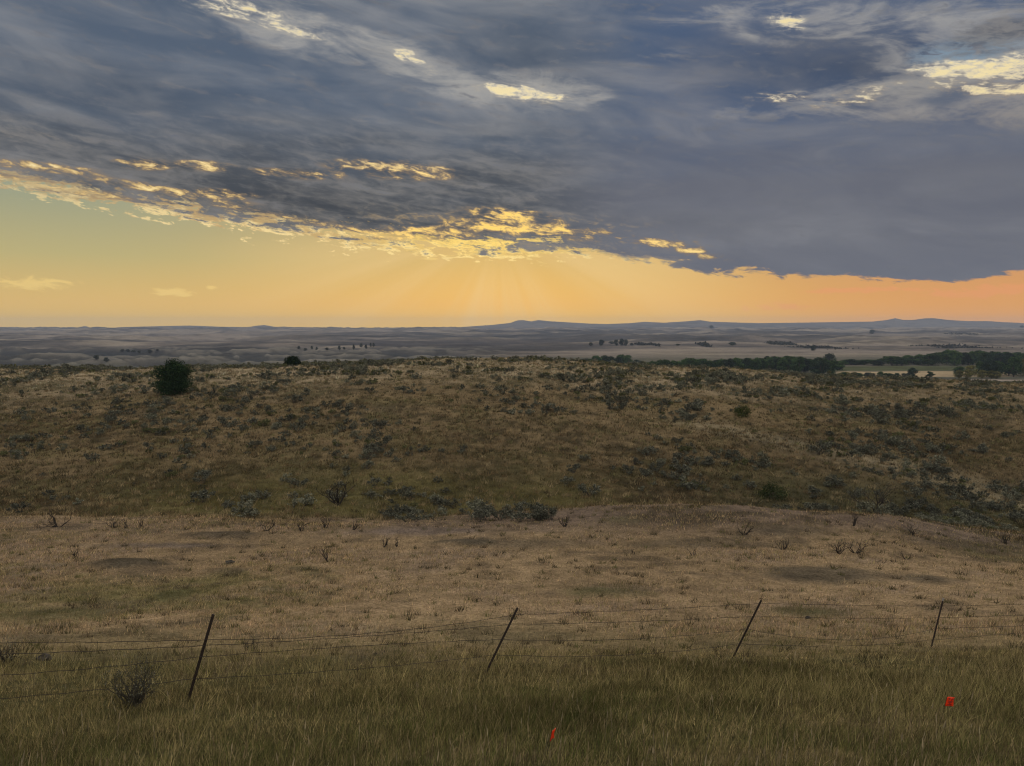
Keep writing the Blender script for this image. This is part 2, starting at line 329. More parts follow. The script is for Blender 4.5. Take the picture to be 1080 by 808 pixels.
# tall olive roadside grass
X, Y, tid = scatter(630000, 4.6, 18, 7, .06, p=.6)
eg = Y + 2.2 * edge_wob(X, Y) + 3.6 * (1 - ss(-.45, .05, X / Y)); tr_ = np.repeat(rng.normal(0, 2.2, tid.max() + 1), 7)
keep = eg < 13.2 + tr_; X, Y, tid = X[keep], Y[keep], tid[keep]
big = fbm(X / 2.3, Y / 1.7, 33, 3)
c = pick([(.135, .135, .048), (.08, .1, .032), (.19, .165, .072), (.33, .27, .15), (.13, .1, .055), (.035, .034, .018)], [4, 3, 3, 2.2, 1, 2], tid, .3)
tanw = (.75 * ss(8.5, 14, eg[keep]) + .35 * ss(.1, .5, -big))[:, None].clip(0, .9); c = c * 1.08 * (1.08 - .42 * ss(-.25, .35, big + .5 * fbm(X / .6, Y / .5, 35, 2)) * (.45 + .55 * ss(-.2, .15, X / Y)))[:, None]; c = c * (1 - tanw) + np.array((.24, .19, .095)) * tanw * (c.sum(1, keepdims=True) / .36)
h = (.125 + .09 * big + rng.normal(0, .05, len(X))).clip(.04, .4) * (1 - .6 * ss(7, 14, eg[keep]))
a1 = blades(X, Y, h, 0.0016 + .0003 * Y, c, .34)
o = mesh_obj('tall_grass', a1[0], a1[1], M_grass, a1[2]); tag(o, 'tall olive green roadside grass filling the foreground before the wire fence', 'grass', kind='stuff')
# seed stalks
G = Geo()
nS = 3400; Ys = 5.0 + 8.5 * rng.uniform(0, 1, nS) ** 1.7; Xs = rng.uniform(-.78, .78, nS) * (Ys + 4); Zs = H(Xs, Ys)
keep = rng.uniform(0, 1, nS) < np.where(Ys < 7.2, 1, .4) * np.where(Xs > -1.5, 1, .5) * (.25 + .9 * ss(-.2, .3, fbm(Xs / 1.1, Ys / 1.1, 77, 2)))
Xs, Ys, Zs = Xs[keep], Ys[keep], Zs[keep]; nS = len(Xs)
hs = rng.uniform(.2, .36, nS); lx = rng.normal(.1, .12, nS); ly = rng.normal(0, .1, nS); cs = np.array([(.34, .28, .17), (.25, .2, .12), (.42, .36, .25)])[rng.integers(0, 3, nS)] * rng.uniform(.6, 1.1, (nS, 1))
th = rng.uniform(0, pi, nS); P = np.stack([Xs, Ys, Zs], 1); T = P + np.stack([lx * hs, ly * hs, hs], 1)
w = np.stack([np.cos(th), np.sin(th), 0 * th], 1) * .0022; D = (T - P)
V = np.stack([P - w, P + w, P + D * .72 + w, P + D * .72 - w], 1).reshape(-1, 3)
F = (np.arange(nS)[:, None, None] * 4 + np.array([[0, 1, 2], [0, 2, 3]])[None]).reshape(-1, 3); G.add(V, F, np.repeat(cs * .8, 4, axis=0))
for rot in (0, pi / 2):
    w = np.stack([np.cos(th + rot), np.sin(th + rot), 0 * th], 1) * rng.uniform(.003, .007, (nS, 1))
    V = np.stack([P + D * .68, P + D * .78 - w, P + D * .78 + w, P + D * .92 - w * .7, P + D * .92 + w * .7, T * 1.0 + D * .03], 1).reshape(-1, 3)
    F = (np.arange(nS)[:, None, None] * 6 + np.array([[0, 2, 1], [1, 2, 4], [1, 4, 3], [3, 4, 5]])[None]).reshape(-1, 3); G.add(V, F, np.repeat(cs, 6, axis=0))
tag(G.build('seed_grass', M_grass), 'pale seed heads standing above the grass along the bottom edge', 'grass', kind='stuff')
# short dry grass in the field
X, Y, tid = scatter(420000, 7.0, 50, 7, lambda y: .03 + .0025 * y, p=1.15)
n2 = fbm(X / 14, Y / 9, 71, 4); n1 = fbm(X / 5, Y / 3.5, 61, 4); U = X / np.maximum(Y, 14)
thin = .25 + .75 * ss(-.45, .15, n2 + .6 * n1)
thin = thin * (1 - .75 * ss(38, 44, Y + 4 * n2) * (.3 + .7 * ss(-.3, .1, U)))
for (mx, my, rx, ry, colr, st) in PATCH: thin = thin * (1 - st * .8 * (1 - ss(.6, 1.1, np.hypot((X - mx) / rx, (Y - my) / ry))) * (colr[0] < .09 or colr is PK))
keep = (rng.uniform(0, 1, len(X)) < thin) & (Y + 2.2 * edge_wob(X, Y) + 3.6 * (1 - ss(-.45, .05, X / Y)) > 10.5 + rng.normal(0, 1.5, len(X))); X, Y, tid, n1, n2 = X[keep], Y[keep], tid[keep], n1[keep], n2[keep]
c = pick([(.46, .345, .2), (.34, .25, .155), (.29, .25, .11), (.17, .16, .065), (.4, .285, .19), (.09, .07, .045)], [4, 3, 2, 1.5, 2.4, 1.2], tid, .3)
ol = (ss(0, .5, n2) * .7 + .7 * (1 - ss(15, 22, Y + 4 * n1)))[:, None].clip(0, .9)
c = c * (1 - ol) + np.array((.15, .14, .06)) * ol * (c.sum(1, keepdims=True) / .6)
for (mx, my, rx, ry, colr, st) in PATCH:
    w = (st * .8 * (1 - ss(.6, 1.15, np.hypot((X - mx) / rx, (Y - my) / ry))))[:, None]
    c = c * (1 - w) + np.array(colr) * 1.15 * w
h = (.11 + .07 * n1 + rng.normal(0, .035, len(X))).clip(.03, .35) * (1 + 1.0 * (1 - ss(12, 19, Y)))
a1 = blades(X, Y, h, .003 + .00055 * Y, c, .4, 1)
o = mesh_obj('dry_grass', a1[0], a1[1], M_grass, a1[2]); tag(o, 'short dry tan grass covering the flat field beyond the wire fence', 'grass', kind='stuff')
# bunch grass on the ridge
X, Y, tid = scatter(440000, 40, 170, 6, lambda y: .05 + .0013 * y, p=1.5)
U = X / Y; n1 = fbm(X / 5, Y / 3.5, 61, 4); n2 = fbm(X / 14, Y / 9, 71, 4)
keep = rng.uniform(0, 1, len(X)) < (.35 + .65 * ss(-.3, .3, n1 + n2 * .5)) * ss(42, 55, Y + 10 * n2 + 6 * n1); X, Y, tid, U, n1, n2 = X[keep], Y[keep], tid[keep], U[keep], n1[keep], n2[keep]
c = pick([(.21, .15, .085), (.13, .09, .05), (.07, .055, .032), (.14, .12, .055), (.035, .03, .02)], [3, 3, 3, 1.6, 2], tid, .25)
tp = (ss(88, 125, Y + 14 * n2) * (1 - .5 * ss(.2, .5, U)))[:, None]; c = c * (1 - tp) + np.array((.4, .33, .22)) * tp * (c.sum(1, keepdims=True) / .3)
ft = (ss(50, 54, Y) * (1 - ss(60, 70, Y + 4 * n2)) * ss(-.62, -.4, U) * (1 - ss(.05, .2, U)))[:, None]; c = c * (1 - ft * .6) + np.array((.21, .185, .07)) * ft * .6
gl = (ss(50, 54, Y) * (1 - ss(64, 78, Y + 4 * n2)) * ss(.2, .4, U))[:, None]; c = c * (1 - gl * .65) + np.array((.07, .07, .035)) * gl * .65
h = (.17 + rng.normal(0, .05, len(X))).clip(.05, .4) * np.where(tid % 5 == 0, 1.9, 1)
a1 = blades(X, Y, h, .012 + .0006 * Y, c.clip(.01, .6), .45, 1)
o = mesh_obj('bunch_grass', a1[0], a1[1], M_grass, a1[2]); tag(o, 'brown bunch grass growing between the sagebrush on the low ridge', 'grass', kind='stuff')
X, Y, tid = scatter(150000, 49, 165, 15, .16, p=1.4); c = pick([(.3, .24, .14), (.22, .16, .09), (.1, .085, .045), (.17, .16, .075)], [3, 2, 2, 1.5], tid, .2)
a1 = blades(X, Y, (.3 + rng.normal(0, .07, len(X))).clip(.08, .55), .03 + .0004 * Y, c, .5, 1, (.1, 0))
o = mesh_obj('grass_tussocks', a1[0], a1[1], M_grass, a1[2]); tag(o, 'paler tufted grass tussocks dotting the whole ridge slope', 'grass', kind='stuff')
X, Y, tid = scatter(26000, 13, 48, 18, .09, p=1.2); c = pick([(.06, .055, .03), (.11, .11, .045), (.3, .24, .15), (.09, .07, .045)], [2, 2, 2, 2], tid, .2)
a1 = blades(X, Y, (.16 + rng.normal(0, .06, len(X))).clip(.04, .35), .008 + .0006 * Y, c, .55, 1, (.05, 0))
o = mesh_obj('field_weeds', a1[0], a1[1], M_grass, a1[2]); tag(o, 'small dark and pale weed tufts dotted through the flat field', 'weeds', kind='stuff')
# ------------------------------------------------------------------ plants
def leaf_cards(cen, nrm, size, n_col, jit=.5):
    n = len(cen); r = rng.normal(0, 1, (n, 3)); nn = nrm + r * jit; nn /= np.linalg.norm(nn, axis=1)[:, None] + 1e-9
    a = np.cross(nn, rng.normal(0, 1, (n, 3))); a /= np.linalg.norm(a, axis=1)[:, None] + 1e-9; b = np.cross(nn, a); s = size[:, None] if not np.isscalar(size) else size
    V = np.stack([cen - a * s * .5, cen + b * s * .32, cen + a * s * .6, cen - b * s * .32], 1).reshape(-1, 3)
    F = (np.arange(n)[:, None, None] * 4 + np.array([[0, 1, 2], [0, 2, 3]])[None]).reshape(-1, 3)
    return V, F, np.repeat(n_col, 4, axis=0)
def branchy(G, p, d, L, r, lev, rnd, col, spread=.7, up=.25, kids=3, tips=None, segs=3):
    pts = [np.array(p, float)]; dd = np.array(d, float); 
    for i in range(segs):
        dd = dd + rnd.normal(0, .22, 3) + np.array([0, 0, up * .3]); dd /= np.linalg.norm(dd); pts.append(pts[-1] + dd * L / segs)
    rad = np.linspace(r, r * .5, segs + 1)
    G.tube(pts, rad, 4 if lev < 2 else 5, np.array(col) * rnd.uniform(.75, 1.25))
    if tips is not None and lev <= 1: tips.append(pts[-1]); 
    if tips is not None and lev == 0: tips.append(pts[-2])
    if lev == 0: return
    for k in range(kids):
        q = pts[rnd.integers(1, segs + 1)] if k else pts[-1]
        nd = dd + rnd.normal(0, spread, 3); nd[2] += up * .5; nd /= np.linalg.norm(nd)
        branchy(G, q, nd, L * rnd.uniform(.55, .8), r * .55, lev - 1, rnd, col, spread, up, kids, tips, segs)
def sage_variant(seed, nleaf, lsize, width=1.0, height=.7, cols=((.13, .14, .11), (.09, .1, .075), (.17, .175, .135))):
    rnd = np.random.default_rng(seed); S = Geo(); tips = []
    for k in range(6):
        a = rnd.uniform(0, 2 * pi); d = np.array([cos(a) * .8, sin(a) * .8, .75]); branchy(S, (0, 0, -.04), d / np.linalg.norm(d), .32 * width, .018, 2 if nleaf > 200 else 1, rnd, (.085, .075, .065), .5, .3, 2, tips, 3)
    tips = np.array(tips); tips[:, 2] = tips[:, 2] * height / max(.3, tips[:, 2].max()) ; tips[:, :2] *= width * .5 / np.percentile(np.abs(tips[:, :2]), 95)
    c = tips[rnd.integers(0, len(tips), nleaf)]; nr = rnd.normal(0, 1, (nleaf, 3)); nr[:, 2] += .4; nr /= np.linalg.norm(nr, axis=1)[:, None]
    cen = c + nr * rnd.uniform(.02, .17, (nleaf, 1)) * width; cen[:, 2] = np.abs(cen[:, 2]) + .02
    cc = np.array(cols)[rnd.integers(0, len(cols), nleaf)] * rnd.uniform(.7, 1.25, (nleaf, 1))
    Lf = Geo(); Lf.add(*leaf_cards(cen, nr, rnd.uniform(.7, 1.3, nleaf) * lsize, cc)); return S, Lf
def merge_variant(v):
    G2 = Geo()
    for g in v:
        V, F, C = g.arr(); G2.add(V, F, C)
    return G2.arr()
def make_plant(name, v, leafmat, leafname='foliage', stemname='stem'):
    r = empty(name, (0, 0, 0)); v[0].build(stemname, M_wood, r); v[1].build(leafname, leafmat, r); return r
SIL = ((.165, .17, .125), (.095, .1, .072), (.24, .24, .18)); DRK = ((.115, .12, .092), (.05, .052, .042), (.18, .18, .14)); OLV = ((.11, .12, .055), (.07, .075, .035), (.17, .165, .08))
near_v = [sage_variant(s, 620, .09, 1.0, hh, cc) for s, hh, cc in ((1, .62, SIL), (2, .7, SIL), (3, .55, DRK), (4, .68, DRK), (5, .6, DRK), (6, .5, OLV), (7, .66, SIL))]
far_v = [merge_variant(sage_variant(s, 190, .15, 1.0, hh, cc)) for s, hh, cc in ((11, .6, SIL), (12, .65, SIL), (13, .55, DRK), (14, .6, DRK), (15, .5, OLV))]
near_root = [make_plant('sagebrush', v, M_sage) for v in near_v]
used = [False] * len(near_root)
# bush positions
nB = 34000; BY = np.sqrt(rng.uniform(50 ** 2, 172 ** 2, nB)); BX = rng.uniform(-.8, .8, nB) * BY; BU = BX / BY
cl = fbm(BX / 7, BY / 6, 201, 3) ; cl2 = fbm(BX / 25, BY / 20, 211, 3)
p = ss(-.25, .5, cl + .5 * cl2) * (.27 + .5 * ss(95, 125, BY) + .25 * ss(.0, .35, BU) + .3 * ss(.2, .5, BU) * (1 - ss(70, 80, BY)))
p = p * (1 - .6 * (1 - ss(-.6, -.35, BU)) * (1 - ss(100, 120, BY)))
kp = rng.uniform(0, 1, nB) < p; BX, BY, BU = BX[kp], BY[kp], BU[kp]
BS = rng.lognormal(-.28, .36, len(BX)).clip(.35, 1.7) * (1 - .12 * ss(110, 140, BY))
BK = rng.integers(0, 1000, len(BX)) ; dark_p = np.where(BY > 105, .25, .6)
BD = rng.uniform(0, 1, len(BX)) < dark_p
extra = []
for k in range(30):   # the dense dark thicket at the foot of the slope, centre
    extra.append((*hit(rng.uniform(405, 585), rng.uniform(536, 554), 44)[:2], rng.uniform(.7, 1.25), True))
for (px, py, s) in ((215, 510, 1.7), (355, 528, 1.6), (430, 521, 1.3), (605, 500, 1.5), (622, 524, 1.9), (600, 512, 1.4), (694, 498, 1.5), (705, 505, 1.3), (310, 425, 2.2), (325, 417, 1.8), (97, 487, 1.4), (110, 475, 1.2), (125, 425, 1.6), (530, 412, 1.6),
                    (390, 415, 1.7), (370, 400, 1.5), (440, 400, 1.8), (880, 512, 1.6), (860, 525, 1.7), (905, 525, 1.5), (1000, 520, 1.8), (1020, 528, 1.6), (965, 525, 1.6), (1050, 520, 1.7), (940, 500, 1.4), (990, 500, 1.5), (800, 400, 2), (770, 402, 1.8)):
    extra.append((*hit(px, py, 50)[:2], s * .85, True))
for k in range(26): extra.append((*hit(rng.uniform(930, 1080), rng.uniform(556, 572), 50)[:2], rng.uniform(.6, 1.1), False))
E = np.array([(a, b, s, d) for a, b, s, d in extra], float)
BX = np.concatenate([BX, E[:, 0]]); BY = np.concatenate([BY, E[:, 1]]); BS = np.concatenate([BS, E[:, 2]]); BD = np.concatenate([BD, E[:, 3] > .5]); BU = BX / BY
BZ = H(BX, BY)
score = BS / BY * (np.abs(BU) < .70); order = np.argsort(-score); NI = 290
ZL = {  # zone: label, group
 'a': ('dark grey sagebrush bush on the left part of the lower ridge slope', 'sagebrush on the lower left slope'),
 'b': ('dark grey sagebrush bush in the thicket at the foot of the slope, picture centre', 'sagebrush at the central foot of the ridge'),
 'c': ('grey sagebrush bush in the dark hollow at the right end of the ridge foot', 'sagebrush in the right hollow'),
 'd': ('grey sagebrush bush higher on the left half of the ridge slope', 'sagebrush on the upper left slope'),
 'e': ('grey sagebrush bush higher on the right half of the ridge slope', 'sagebrush on the upper right slope')}
for r_, i in enumerate(order[:NI]):
    vi = [2, 3, 4][i % 3] if BD[i] else [0, 1, 5, 6][i % 4]
    o = near_root[vi] if not used[vi] else copy_tree(near_root[vi]); used[vi] = True
    s = float(BS[i]); o.location = (float(BX[i]), float(BY[i]), float(BZ[i])); o.rotation_euler = (0, 0, random.uniform(0, 6.28)); o.scale = (s, s * random.uniform(.85, 1.15), s * random.uniform(.75, 1.0))
    z = ('a' if BU[i] < -.12 else 'b' if BU[i] < .14 else 'c') if BY[i] < 72 else ('d' if BU[i] < 0 else 'e')
    tag(o, ZL[z][0], 'bush', ZL[z][1])
for i, u_ in enumerate(used):
    if not u_:
        for ch in list(near_root[i].children): bpy.data.objects.remove(ch)
        bpy.data.objects.remove(near_root[i])
GV, GF, GC = [], [], []; nv = 0
for i in order[NI:]:
    V, F, C = far_v[[2, 3][i % 2] if BD[i] else [0, 1, 4][i % 3]]; a = random.uniform(0, 6.28); s = BS[i]
    x = (V[:, 0] * cos(a) - V[:, 1] * sin(a)) * s; y = (V[:, 0] * sin(a) + V[:, 1] * cos(a)) * s
    GV.append(np.stack([x + BX[i], y + BY[i], V[:, 2] * s * .9 + BZ[i]], 1)); GF.append(F + nv); GC.append(C * random.uniform(.75, 1.3)); nv += len(V)
o = mesh_obj('sagebrush_cover', np.concatenate(GV), np.concatenate(GF), M_sage, np.concatenate(GC)); tag(o, 'countless small grey green sagebrush covering the ridge up to its crest', 'sagebrush', kind='stuff')
print('bushes', len(BX), 'far verts', nv)
# bare dead shrubs
def dead_shrub(px, py, hpx, label, seed, n=5, leafy=0, lev=3, wide=.8, ymin=5, group=None, col=(.042, .036, .032), name='dead_shrub', cat='shrub'):
    b = hit(px, py, ymin); hh = hpx / FPX * b[1]; rnd = np.random.default_rng(seed); r = empty(name, b); S = Geo(); tips = []
    for k in range(n):
        a = rnd.uniform(0, 2 * pi); d = np.array([cos(a) * wide, sin(a) * wide, rnd.uniform(.6, 1.2)]); d /= np.linalg.norm(d)
        branchy(S, (rnd.normal(0, .04), rnd.normal(0, .04), -.05), d, hh * .5, max(.010, .0005 * b[1]) * (1 + hh * .6), lev, rnd, col, .55, .35, 2, tips, 3)
    V, F, C = S.arr(); k = hh / V[:, 2].max(); V = V * np.array([1, 1, k]); mesh_obj('branch_framework', V, F, M_wood, C, r)
    tips = np.array(tips) * np.array([1, 1, k])
    if leafy:
        c = tips[rnd.integers(0, len(tips), leafy)]; nr = rnd.normal(0, 1, (leafy, 3)); nr /= np.linalg.norm(nr, axis=1)[:, None]
        Lf = Geo(); Lf.add(*leaf_cards(c + nr * .07, nr, rnd.uniform(.6, 1.3, leafy) * max(.02, .0011 * b[1]), np.array(DRK)[rnd.integers(0, 3, leafy)] * rnd.uniform(.6, 1.1, (leafy, 1)))); Lf.build('sparse_leaves', M_sage, r)
    return tag(r, label, cat, group)
DS = [(62, 556, 24, 'dead black twiggy shrub at far left edge of the flat field, below the slope', 5), (121, 557, 13, 'first of three small bare shrubs in a row at the left field edge', 3), (134, 557, 12, 'middle one of three small bare shrubs in a row at the left field edge', 3),
      (147, 557, 13, 'last of three small bare shrubs in a row at the left field edge', 3), (80, 588, 11, 'small spreading bare shrub just above the dark mound in the left field', 4), (345, 592, 22, 'lone upright dead shrub with two stubby trunks in the middle left field', 4),
      (404, 577, 14, 'left one of two forked dead shrubs on the bare ground, left of centre', 4), (419, 577, 12, 'right one of two forked dead shrubs on the bare ground, left of centre', 3), (283, 560, 14, 'bare dark shrub leftmost in the row along the slope foot', 5),
      (318, 560, 13, 'bare dark shrub second in the row along the slope foot', 5), (343, 557, 14, 'bare dark shrub third in the row along the slope foot', 5), (372, 559, 13, 'bare dark shrub beside the central sagebrush thicket', 4), (595, 556, 14, 'low bare shrub just right of the central sagebrush thicket', 5),
      (785, 565, 18, 'bare forked shrub on the bench right of centre', 4), (884, 584, 20, 'left half of the paired bare shrubs on the bench above the third post', 6), (903, 584, 18, 'right half of the paired bare shrubs on the bench above the third post', 6), (826, 580, 14, 'low bare shrub left of the paired shrubs on the bench', 6),
      (731, 586, 9, 'tiny bare twig shrub in the field below the bench', 3), (900, 555, 14, 'bare twiggy shrub on the far lip of the right bench', 5), (962, 564, 13, 'dark bare shrub on the lip of the bench at right', 6), (955, 590, 9, 'tiny bare shrub in the dry grass near the right edge', 4),
      (1062, 574, 12, 'dark low shrub at the right picture edge beside the hollow', 6), (265, 687, 16, 'low dark scrubby shrub behind the wires right of the leftmost visible post', 7), (500, 634, 5, 'tiny dark twig clump alone in the tan field', 3), (667, 585, 6, 'small fallen bare twig on the bench, picture centre', 3),
      (18, 660, 6, 'tiny dark twig clump in the field at the left picture edge', 3)]
for k, (px, py, hp, lb, n) in enumerate(DS): dead_shrub(px, py, hp, lb, 300 + k, n, 0 if n < 6 else 90, 2 if hp < 12 else 3)
dead_shrub(141, 748, 52, 'dense dark twiggy shrub in the grass left of the leftmost visible fence post', 401, 22, 700, 3, .2, col=(.055, .05, .04))
dead_shrub(3, 704, 30, 'dark twiggy shrub cut by the left picture edge beyond the fence', 402, 16, 400, 3, .45)
dead_shrub(357, 533, 34, 'tall dark half dead shrub at the slope foot, left of centre', 403, 6, 60, 3, .6)
dead_shrub(925, 548, 44, 'small dark bare tree standing in the right hollow', 404, 6, 900, 4, .4, ymin=54, name='small_tree', cat='tree')
# ------------------------------------------------------------------ trees
def crown_tree(name, label, cat, loc, w, h, seed, mat, cols, nl, ls, trunk_h=.25, clumps=18, shape='round', group=None, parts=('crown', 'trunk')):
    rnd = np.random.default_rng(seed); r = empty(name, loc); S = Geo(); S.tube([(0, 0, -.3), (.02 * w, 0, h * trunk_h), (0, .02 * w, h * .55), (0, 0, h * .8)], [w * .04, w * .032, w * .02, w * .008], 7, (.09, .075, .06))
    cc, cr = [], []
    for k in range(clumps):
        a = rnd.uniform(0, 2 * pi); t = rnd.uniform(0, 1); rad = (1 - abs(t * 2 - .85) ** 2.2 * .55) * rnd.uniform(.3, .78) if shape == 'round' else (1 - t * .55) * rnd.uniform(.35, .72)
        p_ = np.array([cos(a) * rad * w / 2, sin(a) * rad * w / 2, h * (trunk_h * .6 + (1 - trunk_h * .6) * (.12 + .74 * t))]); cc.append(p_); cr.append(w * rnd.uniform(.12, .22))
        if k % 3 == 0: S.tube([(0, 0, h * trunk_h), p_ * .5 + np.array([0, 0, h * trunk_h * .4]), p_], [w * .02, w * .012, w * .004], 5, (.09, .075, .06))
    S.build(parts[1], M_wood, r); cc = np.array(cc); cr = np.array(cr); ci = rnd.integers(0, clumps, nl)
    nr = rnd.normal(0, 1, (nl, 3)); nr[:, 2] += .3; nr /= np.linalg.norm(nr, axis=1)[:, None]
    cen = cc[ci] + nr * (cr[ci] * rnd.uniform(.5, 1.22, nl))[:, None] * np.array([1, 1, .85 if shape == 'round' else 1.5]); cen[:, 2] = np.maximum(cen[:, 2], h * .03)
    tint = rnd.uniform(.7, 1.3, clumps)[ci] * rnd.uniform(.75, 1.25, nl)
    L_ = Geo(); L_.add(*leaf_cards(cen, nr, rnd.uniform(.7, 1.3, nl) * ls, np.array(cols)[rnd.integers(0, len(cols), nl)] * tint[:, None], .45)); L_.build(parts[0], mat, r)
    return tag(r, label, cat, group)
JUN = ((.02, .04, .018), (.012, .023, .012), (.034, .058, .024))
b = hit(183, 417, 60); crown_tree('juniper', 'large dense dark green juniper on the left slope just below the ridge crest', 'tree', b, 44 / FPX * b[1], 36 / FPX * b[1], 501, M_tree, JUN, 13000, .2, .03, 54)
b = at(309, 384, 138.0); b[2] = float(H(b[0], 138.0)) - .3; print('small juniper base z', b, 'ray', at(309, 384, 138)); crown_tree('juniper', 'small rounded dark juniper poking over the ridge crest right of the large one', 'tree', b, 19 / FPX * b[1], 11.5 / FPX * b[1], 502, M_tree, JUN, 3500, .22, .05, 26)
b = hit(815, 526, 50); crown_tree('green_shrub', 'dark green leafy shrub on the lower right slope', 'shrub', b, 40 / FPX * b[1], 13 / FPX * b[1], 503, M_tree, ((.045, .06, .024), (.03, .042, .018)), 2000, .1, .05, 30, parts=('foliage', 'stem'))
b = hit(783, 440, 50); crown_tree('green_shrub', 'olive green rounded shrub high on the right slope', 'shrub', b, 22 / FPX * b[1], 11 / FPX * b[1], 504, M_tree, ((.075, .085, .028), (.05, .06, .022)), 1600, .14, .05, 18, parts=('foliage', 'stem'))
COT = ((.036, .07, .022), (.024, .048, .015), (.06, .095, .028)); YEL = ((.13, .12, .035), (.09, .095, .03), (.17, .15, .05)); GRY = ((.06, .07, .055), (.045, .055, .042))
proto = {}
for nm, cols, sd, cl_ in (('cot1', COT, 601, 20), ('cot2', COT, 602, 26), ('cot3', COT, 603, 15), ('dark', ((.022, .037, .02), (.03, .045, .022)), 604, 22), ('yel', YEL, 605, 16), ('gry', GRY, 606, 18)):
    proto[nm] = crown_tree('cottonwood' if nm != 'gry' else 'broadleaf_tree', None, 'tree', (0, 0, 0), 10, 12, sd, M_tree, cols, 2200, .8, .06, cl_ + 8)
pused = set()
def put_tree(kind, X, Y, w, h, label, group, name=None):
    if kind in pused: o = copy_tree(proto[kind])
    else: o = proto[kind]; pused.add(kind)
    o.location = (float(X), float(Y), float(H(X, Y))); o.rotation_euler = (0, 0, random.uniform(0, 6.28)); o.scale = (w / 10, w / 10, h / 12)
    if name: o.name = name
    return tag(o, label, 'tree', group)
def belt(x0, x1, base0, base1, top, n, label, group, kinds, ymin=400, wr=(8, 13), hj=.15):
    for k in range(n):
        px = x0 + (x1 - x0) * (k + random.uniform(.1, .9)) / n; py = random.uniform(base0, base1); b = hit(px, py, ymin)
        tp = np.interp(px, [a for a, _ in top], [c_ for _, c_ in top]) + random.uniform(-1, 3)
        h = max(4, (px_t(tp) * b[1] - b[2])) * random.uniform(1 - hj, 1.03); put_tree(random.choice(kinds), b[0], b[1], random.uniform(*wr), h, label, group)
def vt(px, Y): return px_u(px, 390) * Y
def belt2(x0, x1, Y0, Y1, top, n, label, group, kinds, wr=(8, 13)):
    for k in range(n):
        px = x0 + (x1 - x0) * (k + random.uniform(.1, .9)) / n; Y = random.uniform(Y0, Y1); X = vt(px, Y); tp = np.interp(px, [a for a, _ in top], [c_ for _, c_ in top]) + random.uniform(-.6, 3.2)
        h = max(3.5, px_t(tp) * Y - float(H(X, Y))); put_tree(random.choice(kinds), X, Y, random.uniform(*wr), h, label, group)
belt2(688, 800, 545, 600, [(688, 380.5), (720, 377.5), (760, 377), (800, 376.5)], 34, 'green cottonwood in the long tree belt right behind the ridge crest, right of centre', 'cottonwoods in the middle belt', ['cot1', 'cot2', 'cot1', 'dark', 'cot3'])
belt2(795, 888, 540, 620, [(795, 379), (806, 374.5), (830, 374), (850, 376), (888, 380)], 26, 'tall dark cottonwood at the thick right end of the middle tree belt', 'cottonwoods at the right end of the middle belt', ['cot2', 'dark', 'cot1', 'cot3'])
belt2(880, 1100, 670, 740, [(880, 380), (900, 378), (925, 377), (935, 374), (955, 374.5), (962, 373), (1000, 368), (1050, 368), (1100, 372)], 46, 'cottonwood in the dense tree belt behind the hay field at the right', 'cottonwoods behind the hay field', ['cot2', 'dark', 'cot1', 'cot3', 'cot2'], (9, 15))
belt2(1010, 1110, 500, 560, [(1010, 386), (1030, 381), (1060, 376), (1110, 374)], 12, 'cottonwood in the near clump at the right end of the hay field', 'cottonwoods at the right end of the hay field', ['cot2', 'dark', 'cot1', 'yel'], (8, 12))
for k, px in enumerate((1012, 1021, 1036, 1046, 1052)): put_tree('yel', vt(px, 498), 498, 6.5, random.uniform(4.5, 6.5), 'small yellow green tree beside the pale track by the hay field', 'yellow trees by the track')
belt2(878, 905, 492, 515, [(878, 391), (905, 395)], 6, 'low bushy tree at the left end of the hay field', 'low trees at the left end of the hay field', ['cot1', 'yel'], (5, 8))
belt2(905, 955, 500, 512, [(905, 394), (930, 391.5), (955, 395)], 8, 'low green bushy tree along the near side of the hay field', 'low trees along the near side of the hay field', ['cot1', 'cot3', 'gry'], (5, 8))
put_tree('dark', vt(963, 510), 510, 8, 7.5, 'rounded dark tree at the near side of the hay field, apart from the others', None)
put_tree('cot3', vt(981, 508), 508, 6, 4.5, 'low green tree between the rounded dark tree and the yellow trees', None)
put_tree('dark', vt(865, 520), 520, 14, 14.5, 'large round very dark cottonwood standing in front of the tree belt', None)
put_tree('yel', vt(875, 512), 512, 4, 5.5, 'small pale yellow bush beside the large round dark cottonwood', None)
put_tree('gry', vt(875, 640), 640, 13, 13, 'grey green domed tree rising above the belt behind the large round dark one', None)
belt2(612, 678, 650, 700, [(612, 376), (625, 375), (645, 372.5), (665, 374.5), (680, 379)], 11, 'cottonwood in the separate clump showing over the ridge crest near picture centre', 'cottonwoods in the central clump', ['cot2', 'dark', 'gry', 'cot1'], (9, 13))
belt2(678, 690, 600, 640, [(678, 379.5), (690, 380)], 4, 'low pale tree between the central clump and the long belt', 'low trees between the clump and the belt', ['yel', 'cot1'], (6, 8))
def far_trees(lst, label, group, kinds, ymin=900):
    for (px, py, hp, wp) in lst:
        b = hit(px, py, ymin); put_tree(random.choice(kinds), b[0], b[1], wp / FPX * b[1], hp / FPX * b[1], label, group)
far_trees([(623, 365, 4, 5), (635, 364, 6, 6), (634, 365, 7, 5), (650, 365, 7, 7), (656, 365, 8, 7), (660, 365, 7, 6), (645, 363, 3, 8), (666, 365, 3, 5)], 'bluish tree in the ranch clump on the distant slope above the central clump', 'trees in the distant clump', ['gry', 'dark'])
far_trees([(102, 381, 5, 7), (112, 382, 5, 6)], 'one of two dark trees between the pale badland mounds at the left', 'two trees in the badlands', ['gry'], 620)
